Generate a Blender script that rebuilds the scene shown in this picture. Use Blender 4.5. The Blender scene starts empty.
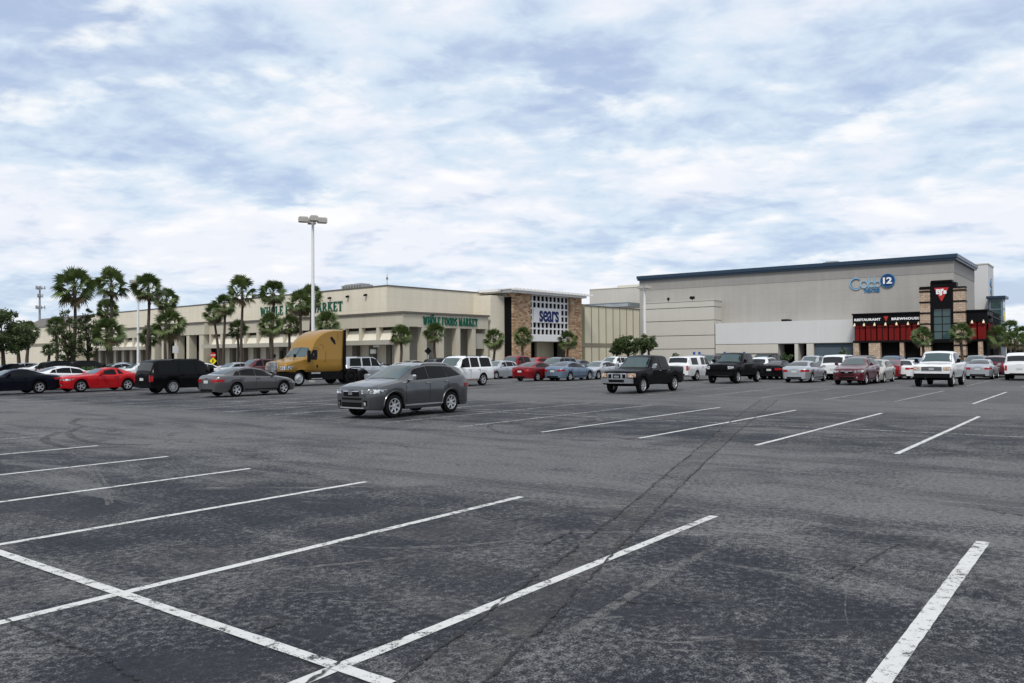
import bpy, math, random
from mathutils import Vector, Matrix
rnd = random.Random(11)
PI = math.pi
C = bpy.context.scene.collection
scene = bpy.context.scene

# ------------------------------------------------------------------ camera
F = 810.0; EYE = 1.95
PITCH = math.atan(14/810); ROLL = math.radians(0.36)
fw = Vector((0, math.cos(PITCH), math.sin(PITCH)))
r0 = Vector((1, 0, 0)); u0 = r0.cross(fw)
rt = r0*math.cos(ROLL) - u0*math.sin(ROLL)
up = u0*math.cos(ROLL) + r0*math.sin(ROLL)
cam = bpy.data.cameras.new('camera'); camo = bpy.data.objects.new('camera', cam); C.objects.link(camo)
m = Matrix((rt, up, -fw)).transposed().to_4x4(); m.translation = Vector((0, 0, EYE))
camo.matrix_world = m
cam.sensor_width = 36; cam.lens = 36*F/1024; cam.clip_end = 6000; cam.clip_start = 0.1
scene.camera = camo

def gnd(px, py, z=0.0):
    d = fw + rt*((px-512)/F) + up*((341.5-py)/F)
    t = (z-EYE)/d.z
    return Vector((0, 0, EYE)) + d*t
def hz(px): return 355.5 - 0.00628*(px-512)
def zat(px, py, Y): return EYE + (hz(px)-py)/F*Y
def xat(px, Y): return (px-512)/F*Y
TH = math.radians(37)
E1 = Vector((-math.cos(TH), math.sin(TH), 0)); E2 = Vector((math.sin(TH), math.cos(TH), 0))
RZ = PI/2-TH
def onrow(px, b):
    k = (px-512)/F
    Y = b/(k*math.sin(TH)+math.cos(TH))
    return Vector((k*Y, Y, 0))

# ------------------------------------------------------------------ materials
def nmat(name):
    mt = bpy.data.materials.new(name); mt.use_nodes = True
    nt = mt.node_tree
    return mt, nt, nt.nodes['Principled BSDF']
def N(nt, typ, **kw):
    n = nt.nodes.new(typ)
    for k, v in kw.items():
        if k.startswith('i_'): n.inputs[k[2:].replace('_', ' ')].default_value = v
        else: setattr(n, k, v)
    return n
def L(nt, a, b): nt.links.new(a, b)
def mathn(nt, op, a, b=None, c=None, clamp=False):
    n = nt.nodes.new('ShaderNodeMath'); n.operation = op; n.use_clamp = clamp
    for i, x in enumerate((a, b, c)):
        if x is None: continue
        if isinstance(x, (int, float)): n.inputs[i].default_value = x
        else: L(nt, x, n.inputs[i])
    return n.outputs[0]
def mixc(nt, fac, a, b, mode='MIX'):
    n = nt.nodes.new('ShaderNodeMix'); n.data_type = 'RGBA'; n.blend_type = mode; n.clamp_factor = True
    for s, x in ((n.inputs[0], fac), (n.inputs[6], a), (n.inputs[7], b)):
        if isinstance(x, (int, float)): s.default_value = x
        elif isinstance(x, tuple): s.default_value = (*x[:3], 1)
        else: L(nt, x, s)
    return n.outputs[2]
def noise(nt, vec, scale, detail=4, rough=.55, dist=0.0):
    n = N(nt, 'ShaderNodeTexNoise'); n.inputs['Scale'].default_value = scale
    n.inputs['Detail'].default_value = detail; n.inputs['Roughness'].default_value = rough
    n.inputs['Distortion'].default_value = dist
    L(nt, vec, n.inputs['Vector']); return n.outputs['Fac']
def sstep(nt, x, a, b):
    n = N(nt, 'ShaderNodeMapRange'); n.interpolation_type = 'SMOOTHSTEP'
    L(nt, x, n.inputs[0]); n.inputs[1].default_value = a; n.inputs[2].default_value = b
    return n.outputs[0]
def objco(nt): return N(nt, 'ShaderNodeTexCoord').outputs['Object']
def geoco(nt): return N(nt, 'ShaderNodeNewGeometry').outputs['Position']

def simple(name, col, rough=.6, metal=0.0, coat=0.0, var=.12, vs=3.0, spec=.22, emis=0):
    mt, nt, b = nmat(name)
    if var:
        n = noise(nt, objco(nt), vs, 4)
        f = mathn(nt, 'MULTIPLY_ADD', n, 2*var, 1-var)
        c = mixc(nt, 1.0, col, f, 'MULTIPLY')
        L(nt, c, b.inputs['Base Color'])
    else: b.inputs['Base Color'].default_value = (*col, 1)
    b.inputs['Roughness'].default_value = rough; b.inputs['Metallic'].default_value = metal
    b.inputs['Coat Weight'].default_value = coat; b.inputs['Coat Roughness'].default_value = .04
    b.inputs['Specular IOR Level'].default_value = spec
    if emis:
        b.inputs['Emission Color'].default_value = (*col, 1); b.inputs['Emission Strength'].default_value = emis
    return mt
def paint(name, col, metal=.25, rough=.32):
    mt, nt, b = nmat(name)
    # film of road dust, a bit stronger low on the body
    co = objco(nt)
    n = noise(nt, co, 2.2, 5, .6)
    sep = N(nt, 'ShaderNodeSeparateXYZ'); L(nt, co, sep.inputs[0])
    low = sstep(nt, sep.outputs[2], .75, .2)
    d = mathn(nt, 'MULTIPLY', mathn(nt, 'ADD', mathn(nt, 'MULTIPLY', low, .05), .006), sstep(nt, n, .35, .75))
    L(nt, mixc(nt, d, col, (.17, .155, .14)), b.inputs['Base Color'])
    L(nt, mathn(nt, 'MULTIPLY_ADD', d, .8, rough), b.inputs['Roughness'])
    b.inputs['Metallic'].default_value = metal
    b.inputs['Coat Weight'].default_value = .08 if max(col) < .03 else (.30 if max(col)-min(col) > .12 else .75); b.inputs['Coat Roughness'].default_value = .05
    b.inputs['Specular IOR Level'].default_value = .05 if max(col) < .03 else (.15 if max(col)-min(col) > .12 else .4)
    return mt
def wall(name, col, seam_z=0, seam_h=0, dark=.75, var=.16, rough=.85, zoff=0, ribs=0):
    mt, nt, b = nmat(name)
    co = objco(nt)
    n1 = noise(nt, co, .35, 5, .6); n2 = noise(nt, co, 2.5, 4)
    mp = N(nt, 'ShaderNodeMapping'); mp.inputs['Scale'].default_value = (1.2, 1.2, .08); L(nt, co, mp.inputs[0])
    n3 = noise(nt, mp.outputs[0], 1.0, 5, .65)          # rain streaks run down
    f = mathn(nt, 'ADD', mathn(nt, 'MULTIPLY', n1, var*1.3), mathn(nt, 'ADD', mathn(nt, 'MULTIPLY', n2, var*.5), mathn(nt, 'MULTIPLY', n3, var*1.6)))
    f = mathn(nt, 'ADD', f, 1-var*1.7)
    sep = N(nt, 'ShaderNodeSeparateXYZ'); L(nt, co, sep.inputs[0])
    xy = mathn(nt, 'ADD', sep.outputs[0], sep.outputs[1])
    def seam(src, step, w):
        fr = mathn(nt, 'FRACT', mathn(nt, 'DIVIDE', mathn(nt, 'ADD', src, 100+zoff), step))
        return mathn(nt, 'LESS_THAN', fr, w/step)
    s = None
    if seam_z: s = seam(sep.outputs[2], seam_z, .05)
    if seam_h:
        t = seam(xy, seam_h, .05); s = t if s is None else mathn(nt, 'MAXIMUM', s, t)
    c = mixc(nt, 1.0, col, f, 'MULTIPLY')
    if s is not None: c = mixc(nt, s, c, tuple(k*dark for k in col))
    if ribs:
        fr = mathn(nt, 'SINE', mathn(nt, 'MULTIPLY', xy, 2*PI/ribs))
        bp = N(nt, 'ShaderNodeBump'); bp.inputs['Strength'].default_value = .35; bp.inputs['Distance'].default_value = .04
        L(nt, fr, bp.inputs['Height']); L(nt, bp.outputs[0], b.inputs['Normal'])
    L(nt, c, b.inputs['Base Color']); b.inputs['Roughness'].default_value = rough; b.inputs['Specular IOR Level'].default_value = .2
    return mt
def stone(name, cols, w, h, mortar=(.22, .19, .16), warp=.06):
    mt, nt, b = nmat(name)
    co = objco(nt)
    sep = N(nt, 'ShaderNodeSeparateXYZ'); L(nt, co, sep.inputs[0])
    cmb = N(nt, 'ShaderNodeCombineXYZ'); L(nt, mathn(nt, 'ADD', sep.outputs[0], sep.outputs[1]), cmb.inputs[0]); L(nt, sep.outputs[2], cmb.inputs[1])
    br = N(nt, 'ShaderNodeTexBrick'); L(nt, cmb.outputs[0], br.inputs['Vector'])
    br.inputs['Color1'].default_value = (0, 0, 0, 1); br.inputs['Color2'].default_value = (1, 1, 1, 1); br.inputs['Mortar'].default_value = (.5, .5, .5, 1)
    br.inputs['Scale'].default_value = 1; br.inputs['Mortar Size'].default_value = .02
    br.inputs['Brick Width'].default_value = w; br.inputs['Row Height'].default_value = h
    rp = N(nt, 'ShaderNodeValToRGB'); rp.color_ramp.interpolation = 'LINEAR'
    L(nt, br.outputs['Color'], rp.inputs[0])
    el = rp.color_ramp.elements
    while len(el) < len(cols): el.new(.5)
    for i, c in enumerate(cols): el[i].position = i/(len(cols)-1); el[i].color = (*c, 1)
    n = noise(nt, co, 3, 4)
    c = mixc(nt, 1.0, rp.outputs[0], mathn(nt, 'MULTIPLY_ADD', n, .6, .7), 'MULTIPLY')
    c = mixc(nt, br.outputs['Fac'], c, mortar)
    L(nt, c, b.inputs['Base Color']); b.inputs['Roughness'].default_value = .9; b.inputs['Specular IOR Level'].default_value = .15
    bp = N(nt, 'ShaderNodeBump'); bp.inputs['Strength'].default_value = .5; bp.inputs['Distance'].default_value = .03
    L(nt, mathn(nt, 'SUBTRACT', n, br.outputs['Fac']), bp.inputs['Height']); L(nt, bp.outputs[0], b.inputs['Normal'])
    return mt
def leafmat(name, c1, c2, trans=.25):
    mt, nt, b = nmat(name)
    gi = N(nt, 'ShaderNodeNewGeometry')
    n = noise(nt, gi.outputs['Position'], 1.7, 3)
    f = mathn(nt, 'ADD', mathn(nt, 'MULTIPLY', gi.outputs['Random Per Island'], .6), mathn(nt, 'MULTIPLY', n, .5))
    L(nt, mixc(nt, f, c1, c2), b.inputs['Base Color'])
    b.inputs['Roughness'].default_value = .5
    tr = N(nt, 'ShaderNodeBsdfTranslucent'); L(nt, mixc(nt, f, c1, c2), tr.inputs['Color'])
    mx = N(nt, 'ShaderNodeMixShader'); mx.inputs[0].default_value = trans
    L(nt, b.outputs[0], mx.inputs[1]); L(nt, tr.outputs[0], mx.inputs[2])
    L(nt, mx.outputs[0], nt.nodes['Material Output'].inputs['Surface'])
    return mt

M = {}
M['dark'] = simple('black_plastic', (.006, .006, .0065), .6, var=.2, spec=.08)
M['tyre'] = simple('tyre_rubber', (.010, .010, .0105), .85, var=.2, vs=12, spec=.08)
M['alloy'] = simple('alloy', (.52, .53, .55), .28, .6, var=.08)
M['chrome'] = simple('chrome', (.62, .63, .65), .14, .95, var=.05)
M['glass'] = simple('tinted_glass', (.004, .005, .006), .03, 0, 0, var=0, spec=.14)
M['wglass'] = simple('windscreen_glass', (.05, .078, .080), .03, 0, 0, var=0, spec=.6)
M['rglass'] = simple('rear_glass', (.012, .015, .018), .03, 0, 0, var=0, spec=.5)
M['lamp'] = simple('headlamp', (.30, .31, .32), .10, .3, 1, var=.45, vs=22)
def lampmat(name, lo, hi):
    mt, nt, b = nmat(name)
    n = noise(nt, objco(nt), 11, 2, .5)
    L(nt, mixc(nt, sstep(nt, n, .46, .54), lo, hi), b.inputs['Base Color'])
    b.inputs['Roughness'].default_value = .12; b.inputs['Metallic'].default_value = .2; b.inputs['Coat Weight'].default_value = 1; b.inputs['Coat Roughness'].default_value = .03
    return mt
M['lamp'] = lampmat('headlamp_clear', (.10, .105, .11), (.60, .62, .64))
M['lamp2'] = lampmat('headlamp_amber', (.40, .22, .12), (.60, .54, .46))
M['amber'] = simple('amber_lamp', (.55, .30, .14), .2, 0, 1, var=.1)
M['tail'] = simple('tail_lamp', (.38, .015, .02), .15, 0, 1, var=.15, vs=9)
M['plate'] = simple('plate', (.55, .56, .55), .4, var=.15, vs=14)
M['gap'] = simple('panel_gap', (.01, .01, .01), .8, var=0)
M['beige'] = wall('beige_wall', (.685, .63, .515), 1.5, 7.0, .9)
M['beige2'] = wall('beige_fascia', (.49, .455, .37), 0, 3.5, .85)
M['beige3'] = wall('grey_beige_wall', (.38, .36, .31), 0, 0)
M['cream'] = wall('cream_panel', (.70, .66, .56), 0, 0)
M['shadep'] = simple('shaded_pier', (.17, .155, .135), .8)  # lower piers: shade below the canopy is put into this colour
M['shade'] = simple('opening_shade', (.0075, .007, .0075), .8, var=.3, vs=.6, spec=.05)  # near-black colour stands in for the shade inside recesses and openings
M['shade2'] = simple('bay_shade', (.060, .055, .047), .8, var=.2, vs=.6, spec=.1)  # shade behind the sloped panels, painted as a dim base colour
M['ledge'] = simple('brown_flashing', (.13, .115, .10), .6)
M['tan'] = wall('tan_wall', (.62, .57, .44), 0, 0)
M['olive'] = wall('olive_trim', (.24, .22, .13), 0, 0)
M['tandark'] = wall('tan_band', (.24, .215, .165), 0, 0)
M['grey'] = wall('grey_cinema_wall', (.375, .36, .335), 1.6, 8.2, .90)
M['grey2'] = wall('dark_grey_band', (.285, .275, .262), 1.6, 8.2, .9)
M['greyl'] = wall('light_grey_panel', (.52, .50, .455), 0, 0, var=.08)
M['greyline'] = simple('reveal_line', (.15, .14, .13), .8)
M['white'] = wall('white_render', (.58, .58, .58), 0, 6.4, .93, var=.06)
M['eave'] = simple('slate_blue_metal', (.035, .060, .095), .35, .3)
M['slate'] = simple('slate_blue_wall', (.045, .065, .085), .5)
M['palegl'] = simple('pale_glazing', (.34, .38, .41), .3, var=.3, vs=.8)
M['discblue'] = simple('sign_disc_blue', (.012, .055, .17), .35, var=0)
M['shut'] = wall('blue_grey_shutter', (.085, .115, .145), .5, 0, .7)
M['slatel'] = simple('pale_slate_wall', (.16, .20, .25), .5)
M['whitetrim'] = simple('white_trim', (.72, .72, .72), .5, var=.06)
M['stone'] = stone('sears_stone', [(.50, .37, .24), (.36, .20, .10), (.56, .44, .30), (.42, .24, .13), (.22, .12, .07), (.50, .33, .19)], .55, .22)
M['stone2'] = stone('pier_stone', [(.45, .34, .25), (.38, .27, .19), (.50, .39, .30), (.42, .30, .22)], .6, .3)
M['black'] = simple('black_panel', (.006, .006, .007), .5, var=.2, spec=.09)
M['red'] = simple('red_panel', (.15, .010, .009), .6, var=.2, vs=1.5, spec=.1)
M['redtrim'] = simple('rust_line', (.16, .045, .03), .6)
M['bglass'] = simple('green_glass', (.035, .075, .075), .06, 0, 0, var=.3, vs=.5, spec=.7)
M['navy'] = simple('navy_letters', (.012, .022, .11), .4, var=0)
M['green'] = simple('green_letters', (.006, .095, .06), .4, var=0)
M['skyletter'] = simple('light_blue_letters', (.26, .44, .58), .35, var=0)
M['midblue'] = simple('mid_blue_letters', (.035, .17, .36), .35, var=0)
M['whitel'] = simple('white_letters', (.82, .82, .82), .5, var=0)
M['redl'] = simple('red_emblem', (.42, .03, .03), .4, var=0)
M['globe'] = simple('lamp_globe', (.85, .74, .52), .4, var=0, emis=.12)
M['pole'] = simple('white_painted_pole', (.72, .73, .74), .5, 0, var=.08)
M['lampbox'] = simple('lamp_housing', (.40, .385, .36), .5, var=.1)
M['lens'] = simple('lamp_lens', (.06, .06, .06), .2, var=0)
M['steel'] = simple('tower_steel', (.30, .31, .32), .6, .3)
M['hvac'] = simple('hvac_metal', (.33, .34, .34), .6, .2)
M['bark'] = simple('palm_bark', (.085, .068, .055), .95, var=.35, vs=6)
M['bark2'] = simple('tree_bark', (.065, .052, .042), .95, var=.3, vs=5)
M['palm'] = leafmat('palm_leaf', (.028, .054, .014), (.135, .180, .050))
M['palm2'] = leafmat('palm_leaf_bright', (.045, .085, .02), (.12, .165, .05))
M['palmdead'] = leafmat('palm_leaf_dry', (.16, .12, .06), (.10, .075, .04), .1)
M['leaf'] = leafmat('oak_leaf', (.028, .052, .016), (.115, .155, .055))
M['leaf2'] = leafmat('bush_leaf', (.018, .036, .012), (.065, .105, .030))
M['kerb'] = wall('concrete_kerb', (.36, .35, .33), 0, 3.0, .8)
M['walk'] = wall('concrete_walk', (.38, .37, .34), 0, 1.5, .85)
M['grass'] = simple('grass_ground', (.05, .075, .025), .95, var=.4, vs=5)
M['signred'] = simple('sign_red', (.42, .02, .02), .4, var=.05)
M['signyel'] = simple('sign_yellow', (.75, .62, .02), .4, var=.05)
M['signblue'] = simple('sign_blue', (.02, .09, .32), .4, var=.05)
M['signwhite'] = simple('sign_white', (.75, .75, .75), .4, var=.05)

# ------------------------------------------------------------------ mesh helpers
class MB:
    def __init__(s): s.v = []; s.f = []; s.m = []
    def add(s, vs, fs, mi=0):
        o = len(s.v); s.v += [tuple(p) for p in vs]
        for f in fs: s.f.append(tuple(o+i for i in f)); s.m.append(mi)
        return s
    def box(s, x0, y0, z0, x1, y1, z1, mi=0):
        x0, x1 = sorted((x0, x1)); y0, y1 = sorted((y0, y1)); z0, z1 = sorted((z0, z1))
        return s.add([(x0,y0,z0),(x1,y0,z0),(x1,y1,z0),(x0,y1,z0),(x0,y0,z1),(x1,y0,z1),(x1,y1,z1),(x0,y1,z1)],
              [(3,2,1,0),(4,5,6,7),(0,1,5,4),(1,2,6,5),(2,3,7,6),(3,0,4,7)], mi)
    def tube(s, pts, rad, n=8, mi=0, caps=True):
        pts = [Vector(p) for p in pts]
        if not isinstance(rad, (list, tuple)): rad = [rad]*len(pts)
        vs = []; prev = None
        for i, p in enumerate(pts):
            d = (pts[min(i+1, len(pts)-1)]-pts[max(i-1, 0)]).normalized()
            a = prev if prev else (Vector((1,0,0)) if abs(d.x) < .9 else Vector((0,1,0)))
            a = (a - d*a.dot(d)).normalized(); prev = a; b = d.cross(a)
            vs += [p+(a*math.cos(2*PI*k/n)+b*math.sin(2*PI*k/n))*rad[i] for k in range(n)]
        fs = [(i*n+k, i*n+(k+1)%n, (i+1)*n+(k+1)%n, (i+1)*n+k) for i in range(len(pts)-1) for k in range(n)]
        if caps: fs += [tuple(range(n-1, -1, -1)), tuple(range((len(pts)-1)*n, len(pts)*n))]
        return s.add(vs, fs, mi)
    def grid(s, rows, mi=0, flip=False):
        nr, nc = len(rows), len(rows[0]); vs = [p for r in rows for p in r]
        fs = []
        for i in range(nr-1):
            for j in range(nc-1):
                q = (i*nc+j, i*nc+j+1, (i+1)*nc+j+1, (i+1)*nc+j)
                fs.append(q[::-1] if flip else q)
        return s.add(vs, fs, mi)
    def prism(s, poly, axis, a, b, mi=0):
        # poly: 2D outline; axis 0/1/2 extrusion axis from a to b
        def p3(p, t):
            l = list(p); l.insert(axis, t); return tuple(l)
        n = len(poly); vs = [p3(p, a) for p in poly]+[p3(p, b) for p in poly]
        fs = [tuple(range(n))[::-1], tuple(range(n, 2*n))]+[(i, (i+1)%n, n+(i+1)%n, n+i) for i in range(n)]
        return s.add(vs, fs, mi)
    def lathe(s, prof, n, mi=0, closed=False):
        # prof: (y, r) around the y axis
        vs = [(r*math.cos(2*PI*k/n), y, r*math.sin(2*PI*k/n)) for (y, r) in prof for k in range(n)]
        q = len(prof)
        fs = [(i*n+k, i*n+(k+1)%n, ((i+1)%q)*n+(k+1)%n, ((i+1)%q)*n+k) for i in range(q if closed else q-1) for k in range(n)]
        return s.add(vs, fs, mi)
    def mesh(s, name, smooth=0, fix=True):
        me = bpy.data.meshes.new(name); me.from_pydata(s.v, [], s.f)
        me.polygons.foreach_set('material_index', s.m)
        if fix:
            import bmesh
            bm = bmesh.new(); bm.from_mesh(me)
            bmesh.ops.remove_doubles(bm, verts=bm.verts, dist=.0004)
            bmesh.ops.recalc_face_normals(bm, faces=bm.faces); bm.to_mesh(me); bm.free()
        if smooth:
            me.polygons.foreach_set('use_smooth', [True]*len(me.polygons))
            me.set_sharp_from_angle(angle=math.radians(smooth))
        me.update(); return me
    def build(s, name, mats, parent=None, smooth=0, fix=False, loc=None, rz=0):
        me = s.mesh(name, smooth, fix)
        if not isinstance(mats, (list, tuple)): mats = [mats]
        for mt in mats: me.materials.append(mt)
        o = bpy.data.objects.new(name, me); C.objects.link(o)
        if parent: o.parent = parent
        if loc: o.location = loc
        o.rotation_euler.z = rz
        return o
def tag(o, label=None, cat=None, group=None, kind=None):
    if label: o['label'] = label
    if cat: o['category'] = cat
    if group: o['group'] = group
    if kind: o['kind'] = kind
    return o
def thing(name, label, cat, loc=(0,0,0), rz=0, group=None):
    o = bpy.data.objects.new(name, None); C.objects.link(o)
    o.location = loc; o.rotation_euler.z = rz; o.empty_display_size = .5
    return tag(o, label, cat, group)
def struct(o): o['kind'] = 'structure'; return o

def textverts(body, w, h, ext=.06, bold=0.0, spacing=1.0, shear=0):
    cu = bpy.data.curves.new('lettering', 'FONT'); cu.body = body; cu.size = 1; cu.extrude = .05; cu.offset = bold
    cu.space_character = spacing; cu.shear = shear; cu.resolution_u = 4
    ob = bpy.data.objects.new('lettering', cu); C.objects.link(ob)
    dg = bpy.context.evaluated_depsgraph_get(); dg.update()
    me = bpy.data.meshes.new_from_object(ob.evaluated_get(dg))
    vs = [v.co.copy() for v in me.vertices]; fs = [tuple(p.vertices) for p in me.polygons]
    bpy.data.objects.remove(ob); bpy.data.curves.remove(cu); bpy.data.meshes.remove(me)
    x0 = min(v.x for v in vs); x1 = max(v.x for v in vs); y0 = min(v.y for v in vs); y1 = max(v.y for v in vs)
    vs = [((v.x-x0)/(x1-x0)*w-w/2, (v.y-y0)/(y1-y0)*h-h/2, ext if v.z > 0 else 0) for v in vs]
    return vs, fs
def on_left(vs, x, yc, zc):   # front plane x=const, outward -x, text runs towards -y
    return [(x-p[2], yc-p[0], zc+p[1]) for p in vs]
def on_right(vs, y, xc, zc):  # plane y=const, outward -y, text runs towards +x
    return [(xc+p[0], y-p[2], zc+p[1]) for p in vs]

# slab-serif capitals for the grocery sign, unit height; strokes as boxes/quads in (x, y)
def serif_word(word, w, h, ext):
    T, t, sf = .21, .10, .06
    def rect(a, b, c, d): return [(a, b), (c, b), (c, d), (a, d)]
    def diag(xa, ya, xb, yb, th): return [(xa-th/2, ya), (xa+th/2, ya), (xb+th/2, yb), (xb-th/2, yb)]
    def ring(cx, cy, rx, ry, tx, ty, a0=0, a1=360, n=20):
        qs = []
        for i in range(n):
            u = math.radians(a0+(a1-a0)*i/n); v = math.radians(a0+(a1-a0)*(i+1)/n)
            qs.append([(cx+rx*math.cos(u), cy+ry*math.sin(u)), (cx+rx*math.cos(v), cy+ry*math.sin(v)),
                       (cx+(rx-tx)*math.cos(v), cy+(ry-ty)*math.sin(v)), (cx+(rx-tx)*math.cos(u), cy+(ry-ty)*math.sin(u))])
        return qs
    def stem(x, lo=True, hi=True):
        q = [rect(x, 0, x+T, 1)]
        if lo: q.append(rect(x-sf, 0, x+T+sf, t*.8))
        if hi: q.append(rect(x-sf, 1-t*.8, x+T+sf, 1))
        return q
    G = {
     'W': (1.25, [diag(.32,0,.12,1,T), diag(.32,0,.56,.9,t), diag(.80,0,.56,.9,T), diag(.80,0,1.08,1,t), rect(-.02,1-t*.8,.3,1), rect(.93,1-t*.8,1.22,1)]),
     'H': (.98, stem(.08)+stem(.66)+[rect(.2,.46,.7,.46+t)]),
     'O': (.98, ring(.48,.5,.44,.52,T,t)),
     'L': (.80, stem(.08)+[rect(.08,0,.72,t), rect(.64,0,.72,.28)]),
     'E': (.82, stem(.08)+[rect(.08,0,.72,t), rect(.66,0,.74,.27), rect(.08,1-t,.70,1), rect(.63,.74,.70,1), rect(.2,.47,.55,.47+t)]),
     'F': (.78, stem(.08)+[rect(.08,1-t,.70,1), rect(.63,.74,.70,1), rect(.2,.47,.55,.47+t)]),
     'D': (.95, stem(.08)+ring(.36,.5,.52,.5,T,t,-90,90)+[rect(.2,0,.38,t), rect(.2,1-t,.38,1)]),
     'S': (.76, ring(.36,.74,.31,.27,T*.8,t,20,270)+ring(.36,.27,.33,.28,T*.8,t,-160,90)+[rect(.59,.72,.66,.98), rect(.04,.02,.11,.28)]),
     'M': (1.2, [rect(.1,0,.1+t,1), diag(.52,0,.2,1,T), diag(.52,0,.86,1,t), rect(.80,0,.80+T,1), rect(.02,0,.28,t*.8), rect(.73,0,1.06,t*.8), rect(.02,1-t*.8,.28,1), rect(.80,1-t*.8,1.06,1)]),
     'A': (.98, [diag(.12,0,.47,1,t), diag(.80,0,.47,1,T), rect(.25,.30,.68,.30+t), rect(.0,0,.26,t*.8), rect(.62,0,.97,t*.8)]),
     'R': (.96, stem(.08)+ring(.38,.74,.34,.26,T*.9,t,-90,90)+[diag(.82,0,.42,.5,T), rect(.2,1-t,.4,1), rect(.2,.48,.4,.48+t), rect(.72,0,.95,t*.8)]),
     'K': (.98, stem(.08)+[diag(.22,.42,.72,1,t), diag(.82,0,.40,.60,T), rect(.6,1-t*.8,.9,1), rect(.66,0,.98,t*.8)]),
     'T': (.84, [rect(.32,0,.32+T,1), rect(.02,1-t,.80,1), rect(.02,.74,.09,1), rect(.73,.74,.80,1), rect(.24,0,.59,t*.8)]),
     ' ': (.34, [])}
    vs, fs = [], []; x = 0
    for k, ch in enumerate(word):
        adv, qs = G[ch]
        for n, q in enumerate(qs):
            o = len(vs); e = 1+.004*((n*7+k) % 9)
            vs += [(x+p[0], p[1], e) for p in q]+[(x+p[0], p[1], 0) for p in q]
            fs += [(o, o+1, o+2, o+3), (o, o+4, o+5, o+1), (o+1, o+5, o+6, o+2), (o+2, o+6, o+7, o+3), (o+3, o+7, o+4, o)]
        x += adv+.07
    tot = x
    return [(p[0]/tot*w-w/2, (p[1]-.5)*h, p[2]*ext) for p in vs], fs

# ------------------------------------------------------------------ vehicles
def lin(pts, s):
    if s <= pts[0][0]: return pts[0][1]
    for (a, b), (c, d) in zip(pts, pts[1:]):
        if s <= c: return b+(d-b)*(s-a)/(c-a) if c > a else d
    return pts[-1][1]
def lerp(a, b, t): return a+(b-a)*t
def clamp(x, a=0., b=1.): return max(a, min(b, x))

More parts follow.
